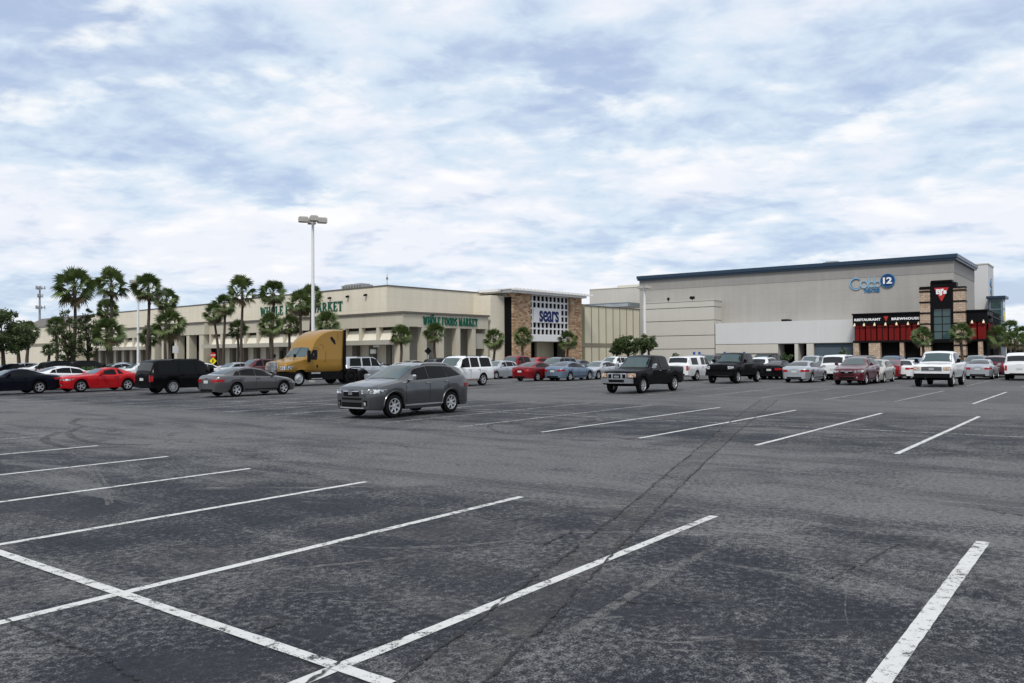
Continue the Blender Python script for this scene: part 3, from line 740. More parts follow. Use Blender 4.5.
# vehicles further back, half hidden by the nearer ones
for kn, col, px, b, away, label in [
    ('hatch', 'silver', 498, 54, False, 'small silver car facing us just right of the large white suv'),
    ('pickup', 'darkred', 515, 57, False, 'dark red pickup facing us behind the dark red sedan'),
    ('crossover', 'red', 535, 75, False, 'red crossover roof showing far behind the dark red sedan'),
    ('van', 'teal', 556, 62, False, 'dark teal minivan behind the steel blue sedan'),
    ('sedan', 'silver', 598, 57, False, 'silver sedan facing us just left of the black crew cab pickup'),
    ('van', 'white', 613, 76, False, 'white minivan far behind the silver sedan, left of the black crew cab pickup'),
    ('crossover', 'black', 484, 76, True, 'black crossover behind the small silver car, before the dark strip on the tower side'),
    ('sedan', 'charcoal', 581, 76, True, 'charcoal sedan in the back row before the tan wall'),
    ('van', 'white', 689, 76, True, 'white van behind the white pickup with the camper top'),
    ('bigsuv', 'grey', 708, 74, False, 'grey suv right behind the lifted black pickup, beside the white van'),
    ('crossover', 'white', 766, 63, True, 'white crossover seen from behind, right of the lifted black pickup'),
    ('sedan', 'black', 780, 62.5, True, 'black sedan with round red tail lights behind the silver sedan'),
    ('sedan', 'black', 826, 65, False, 'black sedan facing us, right of the silver sedan'),
    ('boxsuv', 'white', 842, 64, True, 'boxy white suv seen from behind, left of the maroon crossover'),
    ('van', 'silver', 812, 77, False, 'silver minivan roof behind the black and silver sedans'),
    ('bigsuv', 'black', 764, 79, False, 'large black suv in the back row behind the white crossover'),
    ('sedan', 'darkred', 893, 66, True, 'dark red sedan behind the silver beige hatchback'),
    ('crossover', 'blue', 891, 77, False, 'blue crossover roof between the maroon crossover and the long white sedan'),
    ('van', 'charcoal', 866, 79, True, 'charcoal minivan far behind the maroon crossover'),
    ('crossover', 'teal', 976, 78, False, 'dark teal crossover behind the pale silver sedan'),
    ('crossover', 'maroon', 998, 75, True, 'maroon suv seen from behind, right of the pale silver sedan'),
    ('sedan', 'blue', 1008, 84, False, 'blue sedan in the gap right of the maroon suv'),
    ('bigsuv', 'white', 1023, 68, True, 'white suv cut by the right edge of the photo'),
    ('crossover', 'red', 1017, 92, False, 'red crossover far back above the white suv at the right edge'),
    ('sedan', 'silver', 745, 77, True, 'silver sedan far back right of the lifted black pickup cab'),
    ('hatch', 'steel', 914, 78, False, 'steel blue hatchback far behind the long white sedan'),
    ('sedan', 'silver', 632, 96, False, 'silver sedan below the dark bushy trees by the lamp post'),
    ('sedan', 'white', 852, 95, False, 'white sedan far back before the blue grey cinema entrance'),
    ('crossover', 'black', 934, 95, False, 'black crossover far back before the restaurant tower'),
    ('sedan', 'navy', 6, 33, False, 'navy sedan at the left edge behind the black coupe'),
    ('hatch', 'silver', 20, 36, False, 'silver hatchback behind the black coupe, near the left oak trunk'),
    ('sedan', 'maroon', 41, 41, False, 'maroon sedan far back above the white sedan roof'),
    ('sedan', 'white', 48, 35, True, 'white car just behind the white sedan, left of the two black crossovers'),
    ('crossover', 'black', 66, 35.5, True, 'black crossover behind the dark hedge, left of the tallest palm'),
    ('crossover', 'black', 92, 37.5, True, 'black crossover behind the dark hedge, right of the tallest palm'),
    ('sedan', 'silver', 115, 40, False, 'silver sedan behind the roof of the red coupe'),
    ('sedan', 'steel', 128, 46, True, 'steel blue sedan far back by the slim left lamp post'),
    ('sedan', 'white', 138, 38, False, 'white sedan behind the tail of the red coupe'),
    ('sedan', 'white', 206, 42, True, 'white sedan between the boxy black suv and the grey sedan'),
    ('sedan', 'silver', 233, 46, False, 'silver sedan roof above the grey sedan'),
    ('van', 'maroon', 256, 48, False, 'maroon minivan left of the gold truck, behind the grey sedan'),
    ('sedan', 'black', 376, 58, True, 'black sedan roof between the silver suv and the grey crossover'),
    ('sedan', 'beige', 410, 72, False, 'beige sedan far back above the grey crossover roof'),
    ('crossover', 'charcoal', 441, 70, True, 'charcoal crossover far back left of the large white suv'),
]:
    car(kn, col, label, px, ('b', b), away, trim='dark' if kn in ('bigsuv', 'boxsuv', 'pickup') else None)

# ------------------------------------------------------------------ gold tractor unit
def tractor():
    c = Car(L=4.85, W=2.44, fo=1.15, wb=6.9, r=.51, rock=.93, arch=.07, sm=.05, tum=.955/2*2, hood=.88, narrow=.10, bulge=.22, flat=True, rbulge=0, crown=.03,
            top=[(0,1.45),(.08,1.60),(.6,1.70),(1.55,1.87),(2.1,2.50),(2.2,2.76),(2.4,3.10),(2.7,3.36),(3.1,3.58),(3.5,3.72),(4.0,3.80),(4.85,3.83)],
            belt=[(0,1.35),(.5,1.58),(1.5,1.76),(2.1,1.80),(4.85,1.82)])
    c.x0 = 1.0; c.tum = .955
    g = gnd(298, 386.4); rz = RZ+PI; rot = Matrix.Rotation(rz, 3, 'Z')
    loc = g-rot @ Vector((0, c.W/2-.15, 0))
    root = thing('semi_truck', 'gold tractor unit with a tall sleeper cab and chrome grille', 'truck', (loc.x, loc.y, .010), rz)
    gold = pm('gold')
    b = c.body(); b.m = [0 if k == 1 else k for k in b.m]
    o = b.build('cab', [gold, gold, DK], root, 40, True)
    b = MB(); c.top_patch(b, 1.60, 2.12, .94, .92)
    b.build('windshield', M['wglass'], root, 60)
    b = MB(); s = 1.86
    b.box(c.X(1.6), -.012, c.top_z(1.6, 0)+.01, c.X(1.6)-.02, .012, c.top_z(1.6, 0)+.04)
    rows = [[(c.X(q)+.02, y, c.top_z(q, 0)+.02) for y in (-.02, .02)] for q in (1.6, 1.75, 1.9, 2.05, 2.12)]
    b.grid(rows); b.build('windshield_divider', DK, root)
    for sg in (1, -1):
        b = MB(); yy = lambda s, z: c.side_y(s, z)+.012
        out = [(1.80,1.74),(2.42,1.74),(2.50,1.95),(2.50,2.40),(2.18,2.42),(2.04,2.26)]
        b.add([(c.X(s), sg*yy(s, z), z) for s, z in out], [tuple(range(len(out)))])
        b.build('side_window', M['glass'], root)
        b = MB(); out = [(3.62,3.25),(3.80,3.32),(4.05,3.05),(4.12,2.80),(4.02,2.78),(3.75,3.02)]
        b.add([(c.X(s), sg*yy(s, z), z) for s, z in out], [tuple(range(len(out)))])
        b.build('sleeper_window', M['glass'], root)
        b = MB()
        for (s0, z0, s1, z1) in ((1.66,1.05,1.68,1.8),(2.58,1.0,2.60,2.52),(2.6,2.52,2.2,2.52),(1.66,1.0,2.6,1.02),(2.7,2.74,4.8,2.74),(2.98,1.0,3.0,2.74),(3.0,1.62,4.75,1.62),(4.28,1.0,4.30,3.6),(3.2,1.64,3.22,2.3)):
            ds = .02 if abs(s1-s0) < .1 else 0; dz = 0 if ds else .02
            b.add([(c.X(s0), sg*yy(s0, z0), z0), (c.X(s1), sg*yy(s1, z1), z1), (c.X(s1+ds), sg*yy(s1, z1), z1+dz), (c.X(s0+ds), sg*yy(s0, z0), z0+dz)], [(0,1,2,3)])
        b.build('door_gap', M['gap'], root)
        b = MB(); y = c.W/2; b.tube([(c.X(1.75), sg*(y-.1), 2.45), (c.X(1.6), sg*(y+.22), 2.42), (c.X(1.6), sg*(y+.22), 1.55), (c.X(1.75), sg*(y-.05), 1.5)], .025, 6)
        b.box(c.X(1.66), sg*(y+.10), 1.6, c.X(1.56), sg*(y+.34), 2.36); b.build('wing_mirror', DK, root)
        b = MB(); b.tube([(c.X(.75), sg*.92, 1.62), (c.X(.72), sg*1.05, 1.95)], .018, 6); b.box(c.X(.78), sg*.98, 1.90, c.X(.70), sg*1.16, 2.12); b.build('hood_mirror', DK, root)
        b = MB(); yj = c.side_y(0, 1.2); c.end_patch(b, True, sg*yj*.62, sg*yj*.99, 1.08, 1.34, .02); c.side_patch(b, sg, 0, .40, 1.12, 1.36, .05, .58)
        b.build('headlight', M['lamp'], root, 40)
        b = MB(); b.box(c.X(1.80), sg*(c.W/2-.35), .38, c.X(4.78), sg*(c.W/2-.04), .915); b.box(c.X(1.95), sg*(c.W/2-.035), .52, c.X(2.7), sg*(c.W/2-.005), .56); b.box(c.X(1.95), sg*(c.W/2-.035), .74, c.X(2.7), sg*(c.W/2-.005), .78, 0)
        b.build('side_skirt', DK, root)
        b = MB(); b.box(c.X(2.0), sg*(c.W/2-.03), .79, c.X(2.75), sg*(c.W/2+.01), .90); b.box(c.X(2.0), sg*(c.W/2-.03), .44, c.X(2.9), sg*(c.W/2+.01), .50); b.build('step', M['alloy'], root)
        b = MB(); b.box(c.X(2.42), sg*(c.W/2-.02), 1.22, c.X(2.52), sg*(c.W/2+.03), 1.40); b.build('door_handle', DK, root)
        b = MB(); b.tube([(c.X(4.91), sg*1.0, .9), (c.X(4.91), sg*1.0, 3.75)], .09, 8); b.box(c.X(4.85), sg*.86, .95, c.X(5.05), sg*1.19, 3.80); b.build('side_extender', DK, root)
    b = MB(); yj = c.side_y(0, 1.2)
    c.end_patch(b, True, -.52, .52, .96, 1.60, .02, 0, 6, 4); c.end_patch(b, True, -.46, .46, 1.0, 1.55, .03, 1, 6, 4)
    for k in range(7): c.end_patch(b, True, -.46, .46, 1.03+k*.075, 1.065+k*.075, .042, 0, 6, 1)
    for k in (-.25, 0, .25): c.end_patch(b, True, k-.012, k+.012, 1.0, 1.55, .044, 0, 2, 3)
    b.build('grille', [M['chrome'], M['dark']], root, 30)
    b = MB(); c.rbulge = 0
    b.prism([(c.X(.0)+.28, -.8), (c.X(0)+.28, .8), (c.X(.30), 1.16), (c.X(.62), 1.18), (c.X(.62), -1.18), (c.X(.30), -1.16)], 2, .38, .925)
    b.build('bumper', DK, root, 30)
    b = MB()
    for sg in (1, -1): b.box(c.X(.6), sg*.38, .62, -6.4, sg*.48, .92)
    b.box(-4.1, -.45, .9, -5.8, .45, 1.06); b.tube([(0, -1, .51), (0, 1, .51)], .07, 8)
    for x in (-4.55, -5.75): b.tube([(x, -1, .51), (x, 1, .51)], .12, 8)
    b.build('chassis', DK, root)
    b = MB(); b.tube([(c.X(4.87), .9, .62), (c.X(4.87)-.01, 0, .62)], .05); b.add([], [])
    b = MB()
    for k, (y, col) in enumerate(((.55, 0), (.35, 0), (.15, 1))):
        pts = []
        for i in range(40):
            t = i/39; pts.append((c.X(5.10)-t*.75+.05*math.cos(i*1.3), y+.06*math.sin(i*1.3), 1.75-.85*math.sin(t*PI)*.5-t*.75))
        b.tube(pts, .028, 5, col)
    b.build('air_hose', [M['redl'], M['midblue']], root, 60)
    ty, rm = wheel_proto(.51, .30, 10, True)
    for x, sg in ((0, 1), (0, -1), (-4.55, 1), (-4.55, -1), (-5.75, 1), (-5.75, -1)):
        place_parts(root, [('wheel', ty, [M['tyre']], (x, sg*(c.W/2-.20), .51), 0 if sg > 0 else PI, [('rim', rm, [M['alloy'] if x == 0 else M['dark'], DK])])], {})
    for sg in (1, -1):
        b = MB(); b.tube([(-5.15+1.20*math.cos(a), sg*.95, .55+.62*math.sin(a)) for a in [PI*k/10 for k in range(11)]], .03, 6); b.build('mudguard', DK, root)
tractor()

# ------------------------------------------------------------------ buildings
# ---- grocery store (local x along its right-hand front, y along its left-hand front)
PH = math.radians(41)
BRZ = PI/2-PH
X1 = Vector((math.sin(PH), math.cos(PH), 0)); Y1 = Vector((-math.cos(PH), math.sin(PH), 0))
O1 = Vector((-13.5, 100, 0))
def yl(px):
    k = (px-512)/F; return (-13.5-100*k)/(-Y1.x+k*Y1.y)
def xl(px):
    k = (px-512)/F; return (13.5+100*k)/(X1.x-k*X1.y)
gro = thing('grocery_store', 'long beige grocery store with green letters on the wall and again over its arcade', 'building', O1, BRZ)
YE = 96.0
b = MB(); b.box(.3, 3.3, 7.3, 20, 40.0, 10.85); b.box(.35, 40.0, 7.3, 20, YE, 10.55); b.box(xl(491), .05, 0, 19.0, 3.29, 10.35)
b.box(2.6, 3.3, 0, 20, YE, 7.3)
b.build('wall', M['beige'], gro)
b = MB(); b.box(.22, 3.22, 10.85, 20, 40, 11.0); b.box(.27, 40.0, 10.55, 20, YE, 10.7); b.build('roof', M['ledge'], gro)
b = MB()  # fascia on both fronts
b.box(0, 0, 5.65, 2.6, yl(209), 7.30); b.box(-.8, yl(209), 5.65, 2.6, yl(150), 7.45); b.box(0, yl(150), 5.65, 2.6, YE, 7.30)
b.box(2.6, 0, 5.6, xl(488.5), 3.3, 7.30)
b.build('fascia', M['beige2'], gro)
b = MB()
b.box(-.22, -.22, 7.30, 2.6, yl(209), 7.52); b.box(-1.0, yl(209), 7.45, 2.6, yl(150), 7.70); b.box(-.22, yl(150), 7.30, 2.6, YE, 7.52); b.box(2.6, -.22, 7.30, xl(489), 3.3, 7.52)
b.build('cornice', M['ledge'], gro)
# arcade columns on the right-hand front
b = MB(); b.box(0, 0, 0, 1.1, 1.6, 5.65); b.build('corner_pier', M['beige2'], gro)
for a, c_ in ((422, 427), (438.3, 444), (456.6, 460.4), (472.3, 475.8), (486, 488.5)):
    b = MB(); b.box(xl(a), 0.02, 0, xl(c_), .9, 5.60); b.build('column', M['beige2'], gro)
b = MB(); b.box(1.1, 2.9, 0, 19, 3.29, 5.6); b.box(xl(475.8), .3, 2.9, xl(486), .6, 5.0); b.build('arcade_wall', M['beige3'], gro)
b = MB()
for a, c_ in ((404.5, 408), (445, 448), (462, 466)): b.box(xl(a)+1.2, 2.86, 0, xl(c_)+1.4, 2.9, 2.6)
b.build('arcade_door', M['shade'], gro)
# left-hand front: bays
for a, c_ in ((1.6, yl(209)), (yl(150), YE)):
    wl = MB(); wl.box(2.2, a, 0, 2.59, c_, 4.0); wl.build('ground_floor_wall', M['cream'], gro)
bays = []
for a, c_ in ((1.6, yl(209)), (yl(150), YE)):
    n = int((c_-a)/3.45)
    for k in range(n): bays.append((lerp(a, c_, k/n), lerp(a, c_, (k+1)/n)))
for (ya, yb) in bays:
    b = MB(); b.box(.02, yb-.55, 4.0, .7, yb, 5.65); b.box(1.55, yb-1.0, 0, 2.2, yb-.1, 4.0, 1); b.build('pier', [M['beige2'], M['shadep']], gro)
    b = MB(); b.add([(.10, ya, 4.02), (.10, yb-.56, 4.02), (.75, yb-.56, 5.28), (.75, ya, 5.28), (.2, ya, 4.02), (.2, yb-.56, 4.02), (.85, yb-.56, 5.28), (.85, ya, 5.28)],
                    [(0,1,2,3), (3,2,6,7), (0,3,7,4), (1,5,6,2), (4,7,6,5)])
    b.build('sloped_panel', M['cream'], gro)
for (a, c_) in ((0, yl(209)-.4), (yl(150), YE)):
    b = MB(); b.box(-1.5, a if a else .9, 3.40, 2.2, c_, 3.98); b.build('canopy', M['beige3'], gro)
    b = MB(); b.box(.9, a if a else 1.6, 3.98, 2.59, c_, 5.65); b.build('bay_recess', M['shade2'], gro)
# portico
pa, pb = yl(207), yl(150)
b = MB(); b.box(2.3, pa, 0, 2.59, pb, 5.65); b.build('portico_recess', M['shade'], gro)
for a, c_ in ((203.2, 207.5), (190.5, 193.2), (178.3, 181), (165.5, 168), (155.5, 158.5), (150, 152)):
    b = MB(); b.box(-.7, yl(c_), 0, .6, yl(a), 5.65); b.build('column', M['beige2'], gro)
b = MB()
for k in range(9):
    yy = lerp(pa+1.2, pb-1.5, k/8); b.box(2.22, yy, 0, 2.3, yy+1.6, 3.0)
b.build('shop_window', M['glass'], gro)
vs, fs = serif_word('WHOLE FOODS MARKET', yl(259)-yl(341.5), 1.28, .12)
b = MB(); b.add(on_left(vs, .3, (yl(259)+yl(341.5))/2, 8.75), fs); b.build('sign_lettering', M['green'], gro)
vs, fs = serif_word('WHOLE FOODS MARKET', xl(477.5)-xl(423), 1.05, .14)
b = MB(); b.add(on_right(vs, 0, (xl(477.5)+xl(423))/2, 6.45), fs)
lx = lerp(xl(423), xl(477.5), .155); b.add([(lx-.35, -.1, 7.0), (lx, -.1, 7.35), (lx+.5, -.1, 7.45), (lx+.25, -.1, 7.05)], [(0,3,2,1)])
b.build('sign_lettering', M['green'], gro)
for px, dy in ((352, 12), ):
    b = MB(); b.box(4, 13, 11, 6, 17.5, 11.95); b.box(4.2, 13.4, 11.95, 5.8, 14.9, 12.1); b.box(4.2, 15.4, 11.95, 5.8, 17.1, 12.1)
    for k in range(7): b.box(3.96, 13.2+k*.6, 11.1, 4.0, 13.5+k*.6, 11.85, 1)
    tag(b.build('rooftop_unit', [M['hvac'], M['greyline']], None, loc=O1, rz=BRZ), 'grey air conditioning unit on the grocery store roof', 'roof unit')
b = MB(); b.tube([(.6, 3.6, 11), (.6, 3.6, 12.4)], .04, 6); b.box(.5, 3.5, 11.7, .7, 3.7, 12.0)
tag(b.build('roof_antenna', M['steel'], None, loc=O1, rz=BRZ), 'thin antenna at the roof corner of the grocery store', 'antenna')
for i, px in enumerate((365, 347, 329)):
    b = MB(); yy = yl(px); b.box(.02, yy-.12, 9.85, .3, yy+.12, 10.05); b.box(-.12, yy-.16, 9.75, .04, yy+.16, 9.98); b.build('wall_light', DK, gro)
b = MB(); b.box(-.3, 4.2, 3.1, -.12, 5.3, 3.55); b.box(-.3, 4.9, 2.3, -.14, 5.9, 2.85); b.build('hanging_sign', M['signwhite'], gro)

# ---- department store entrance tower
S0 = Vector((.14, 113.4, 0))
ent = thing('store_entrance_tower', 'stone clad store entrance tower with a white lattice and navy letters', 'building', S0, BRZ)
XA, XB, XC = 3.95, 13.45, 16.35
for x0, x1 in ((0, XA), (XB, XC)):
    b = MB(); b.box(x0, 0, 0, x1, 1.1, 10.75); b.build('stone_pier', M['stone'], ent)
b = MB(); b.box(-.06, .25, 0, -.0, 1.5, 10.2); b.build('side_shade', M['shade'], ent)  # flat dark sheet on the tower flank, painted as shade
b = MB(); b.box(-1.1, -.7, 10.75, XC+.35, 5, 11.15); b.box(-1.5, -1.0, 11.15, XC+.5, 5.2, 11.30)
for k in range(24):
    xx = -1.4+k*.79; b.box(xx, -1.9, 11.02, xx+.16, -1.0, 11.28)
b.box(-1.9, 1.0, 10.9, -1.1, 5, 11.25)
b.build('cornice', M['whitetrim'], ent)
b = MB(); b.box(XA, .6, 4.0, XB, .7, 10.75); b.build('lattice_backing', M['shade'], ent)
b = MB(); n = 10; mm = 6; zb, zt = 4.9, 10.75; cw = (XB-XA)/n; ch = (zt-zb)/mm
def hidden(i, j): return j in (2, 3) and 1 <= i <= 7
for i in range(n+1):
    xx = XA+i*cw; hw = .135
    b.box(max(XA, xx-hw), .44, zb, min(XB, xx+hw), .58, zt)
for j in range(mm+1):
    z = zb+j*ch; hh = .125
    for i in range(n): b.box(XA+i*cw+.135, .445, max(zb-.0, z-hh), XA+(i+1)*cw-.135, .575, min(zt-.003, z+hh))
b.box(XA+.002, .40, 4.0, XB-.002, .56, zb-.002)
b.build('lattice', M['whitetrim'], ent)
b = MB(); b.box(XA+cw*1.1, .30, zb+2*ch-.12, XA+cw*8.0, .435, zb+4*ch+.12); b.build('sign_panel', M['whitetrim'], ent)
vs, fs = textverts('sears', 4.6, 1.65, .05, .02, .95)
b = MB(); b.add(on_right(vs, .295, XA+cw*4.85, zb+2.85*ch), fs); b.build('sign_lettering', M['navy'], ent)
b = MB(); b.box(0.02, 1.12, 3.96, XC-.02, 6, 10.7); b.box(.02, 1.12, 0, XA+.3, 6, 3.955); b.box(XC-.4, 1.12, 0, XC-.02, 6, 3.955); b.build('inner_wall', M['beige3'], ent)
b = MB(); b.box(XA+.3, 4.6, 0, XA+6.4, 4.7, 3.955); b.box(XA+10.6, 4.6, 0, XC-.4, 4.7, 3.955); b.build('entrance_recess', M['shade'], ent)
b = MB(); b.box(XA+6.4, 4.2, 0, XA+10.6, 4.7, 3.955); b.build('entrance_wall', M['tan'], ent)
b = MB(); b.box(XA+6.9, 4.12, .1, XA+9.6, 4.19, 1.5); b.build('entrance_door', M['glass'], ent)

# ---- tan wing
wing = thing('mall_wing', 'tan mall wing with tall olive strip and upright seams right of the stone tower', 'building', S0, BRZ)
WL = 18.6
b = MB(); b.box(XC+.02, 1.2, 0, XC+.75, 6, 9.75); b.box(XC+2.15, 1.2, 0, XC+WL, 6, 9.75); b.build('wall', M['tan'], wing)
b = MB(); b.box(XC+.75, 1.0, 0, XC+2.15, 6, 10.0); b.build('upright_strip', M['olive'], wing)
b = MB(); b.box(XC+.76, .95, 3.2, XC+2.14, 1.0, 4.0); b.box(XC+2.16, 1.15, 3.2, XC+WL, 1.2, 3.85); b.build('band', M['tandark'], wing)
b = MB()
for k in range(1, 9):
    xx = XC+2.15+k*2.05; b.box(xx-.06, 1.12, 0, xx+.06, 1.2, 9.75)
b.build('seam', M['olive'], wing)
b = MB(); b.box(XC, 1.1, 9.75, XC+WL, 6, 9.9); b.build('coping', M['ledge'], wing)

# ---- cinema (x into the depth, y runs left along the front)
R0 = Vector((65.6, 120, 0))
def yc(px, off=0.0):
    o = R0+E2*off; k = (px-512)/F; return (o.x-o.y*k)/(-E1.x+k*E1.y)
cin = thing('cinema', 'tall grey cinema block with slate blue eaves and round blue sign', 'building', R0, RZ)
YL = yc(640)
b = MB(); b.box(0, 0, 0, 21, YL, 13.9); b.build('wall', M['grey'], cin)
b = MB(); b.box(-.04, -.04, 13.9, 21, YL, 15.75); b.build('upper_band', M['grey2'], cin)
b = MB(); b.box(-.45, -.45, 15.75, 20.6, YL+.2, 16.05); b.box(-.6, -.6, 16.05, 20.8, YL+.3, 16.6); b.build('eaves', M['eave'], cin)
b = MB(); b.box(6, 18, 16.6, 9, 20.5, 17.4); b.box(6.3, 18.3, 17.4, 8.6, 20.2, 17.55)
tag(b.build('rooftop_unit', M['hvac'], None, loc=R0, rz=RZ), 'small grey unit on the slate roof of the cinema', 'roof unit')
WX = -3.2
wy0, wy1 = yc(855, WX), yc(715.5, WX)
b = MB(); b.box(WX, wy0-1, 3.65, -.003, wy1, 7.25); b.build('white_band', M['white'], cin)
b = MB(); b.box(WX, yc(778, WX), 0, -.003, wy1, 3.55); b.build('ground_floor_wall', M['greyl'], cin)
b = MB(); b.box(WX-.04, yc(778, WX), 1.9, WX, wy1, 2.1); b.box(WX+.04, wy0-1, 3.55, -.003, wy1, 3.65); b.build('reveal', M['greyline'], cin)
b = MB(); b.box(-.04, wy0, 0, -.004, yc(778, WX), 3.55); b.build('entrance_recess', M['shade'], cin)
b = MB(); b.box(WX+.5, yc(852, WX), 0, WX+.7, yc(814, WX), 3.5); b.build('shutter', M['shut'], cin)
for a, c_ in ((794.5, 798), (806.5, 813.5)):
    b = MB(); b.box(WX, yc(c_, WX), 0, -.05, yc(a, WX), 3.55); b.build('pillar', M['greyl'], cin)
b = MB(); b.box(WX+.3, yc(787, WX), 7.25, -.7, yc(781, WX), 7.6); b.build('roof_vent', DK, cin)
# round sign and letters
def disc(cy, cz, rad, x, th, mat, name, inner=0, n=40):
    b = MB(); 
    if inner:
        for i in range(n):
            a0, a1 = 2*PI*i/n, 2*PI*(i+1)/n
            q = [(cy+rr*math.cos(a), cz+rr*math.sin(a)) for rr, a in ((inner, a0), (rad, a0), (rad, a1), (inner, a1))]
            b.add([(x, *p) for p in q]+[(x-th, *p) for p in q], [(4,5,6,7), (0,1,5,4), (1,2,6,5), (2,3,7,6), (3,0,4,7)])
    else:
        b.prism([(cy+rad*math.cos(2*PI*i/n), cz+rad*math.sin(2*PI*i/n)) for i in range(n)], 0, x-th, x)
    return b.build(name, mat, cin)
cy12, cz12 = yc(888.8), 13.2
disc(cy12, cz12, .98, -.003, .2, M['discblue'], 'sign_disc')
disc(cy12, cz12, 1.06, -.003, .26, M['midblue'], 'sign_ring', .96)
vs, fs = textverts('12', 1.3, 1.0, .1, .03, .9); b = MB(); b.add(on_left(vs, -.21, cy12, cz12), fs); b.build('sign_number', M['whitel'], cin)
# outlined word: ring letters built from arcs and posts
b = MB()
def arcseg(cy, cz, r1, r2, a0, a1, x=-.05, th=.12, mi=0, n=18):
    for i in range(n):
        u, v = math.radians(lerp(a0, a1, i/n)), math.radians(lerp(a0, a1, (i+1)/n))
        q = [(cy-rr*math.cos(a), cz+rr*math.sin(a)) for rr, a in ((r1, u), (r2, u), (r2, v), (r1, v))]
        b.add([(x, *p) for p in q]+[(x-th, *p) for p in q], [(4,5,6,7), (0,1,5,4), (1,2,6,5), (2,3,7,6), (3,0,4,7)], mi)
ycc = yc(857.0)
arcseg(ycc, 12.95, .84, .97, 48, 312, mi=0); arcseg(ycc, 12.95, .74, .84, 48, 312, mi=1)
yo = yc(865.0); arcseg(yo, 12.8, .44, .60, 0, 360)
for px in (869.4, 875.4):
    yy = yc(px); b.box(-.05, yy-.07, 12.2, -.17, yy+.07, 13.95, 0); arcseg(yy-.46, 12.75, .34, .48, 0, 360)
b.build('sign_lettering', [M['skyletter'], M['midblue']], cin)
vs, fs = textverts('THEATRES', yc(864.5)-yc(880.5), .62, .1, .03, 1.0); b = MB(); b.add(on_left(vs, -.02, (yc(864.5)+yc(880.5))/2, 11.78), fs); b.build('sign_small_lettering', M['midblue'], cin)
# ---- grooved wing before the cinema
ban = thing('grooved_wing', 'low light grey mall wing with dark horizontal grooves, left of the white wall', 'building', R0-E2*3.2, RZ)
ya, yb_ = yc(714.5, -3.2), yc(643, -3.2)
poly = [(0, ya), (0, yb_), (3.19, yb_), (3.19, ya)]
b = MB(); zs = [0, 2.85, 5.2, 7.8, 10.1, 11.25]
for z0, z1 in zip(zs, zs[1:]): b.prism(poly, 2, z0+.12 if z0 else 0, z1)
b.build('wall', M['greyl'], ban)
b = MB()
for z in zs[1:-1]: b.prism([(.10, ya+.1), (.10, yb_), (3.19, yb_), (3.19, ya+.1)], 2, z, z+.12)
b.build('groove', M['greyline'], ban)
b = MB(); b.prism([(-.08, ya-.08), (-.08, yb_), (3.19, yb_), (3.19, ya-.08)], 2, 11.25, 11.4); b.build('coping', M['greyl'], ban)
for i, (px, w_) in enumerate(((689, .9), (665, .45))):
    b = MB(); yy = yc(px, -3.2); b.tube([(1.5, yy, 11.4), (1.5, yy, 11.75)], .10, 8); b.tube([(1.5, yy, 11.75), (1.5, yy, 12.2)], w_*.5, 10)
    tag(b.build('roof_fan', DK, None, loc=R0-E2*3.2, rz=RZ), ('larger' if i == 0 else 'smaller')+' dark roof fan on top of the grooved wing', 'roof fan')
# ---- rear block between tower and cinema
rear = thing('rear_block', 'plain beige block rising behind the tan wing', 'building', R0+E2*10, RZ)
b = MB(); b.box(0, YL+.5, 0, 14, yc(590, 10), 15.6); b.build('wall', M['greyl'], rear)
b = MB(); b.box(-.1, YL+.5, 15.6, 14, yc(618, 10), 16.1); b.box(-.1, yc(618, 10), 15.6, 14, yc(590, 10), 15.75); b.build('coping', M['cream'], rear)
sk = MB(); sk.box(-9, YL+3, 11.2, -2, YL+13, 11.9); sk.box(-9.1, YL+3, 11.9, -2, YL+13, 12.0)
tag(sk.build('roof_skylight', M['palegl'], None, loc=R0+E2*10, rz=RZ), 'pale grey glazed skylight strip above the tan wing', 'skylight')

# ---- restaurant
RR = R0-E2*6-E1*4.95
def yr(px, off=0.0):
    o = RR+E2*off; k = (px-512)/F; return (o.x-o.y*k)/(-E1.x+k*E1.y)
res = thing('restaurant', 'black and red brewhouse restaurant with a black tower between stone piers', 'building', RR, RZ)
YR = yr(853)
b = MB(); b.box(0, 0, 6.25, 5.9, YR, 7.75); b.box(.6, .3, 3.95, 5.9, YR-.1, 6.25); b.box(.0, 0, 3.55, 5.9, YR, 3.85); b.box(-.2, -.2, 7.75, 5.9, YR+.1, 7.95); b.build('wall', M['black'], res)
b = MB(); b.box(5.9, 0, 0, 14, 4.8, 7.75); b.box(1.2, .3, 0, 5.9, YR-.3, 3.55); b.build('interior', M['shade'], res)
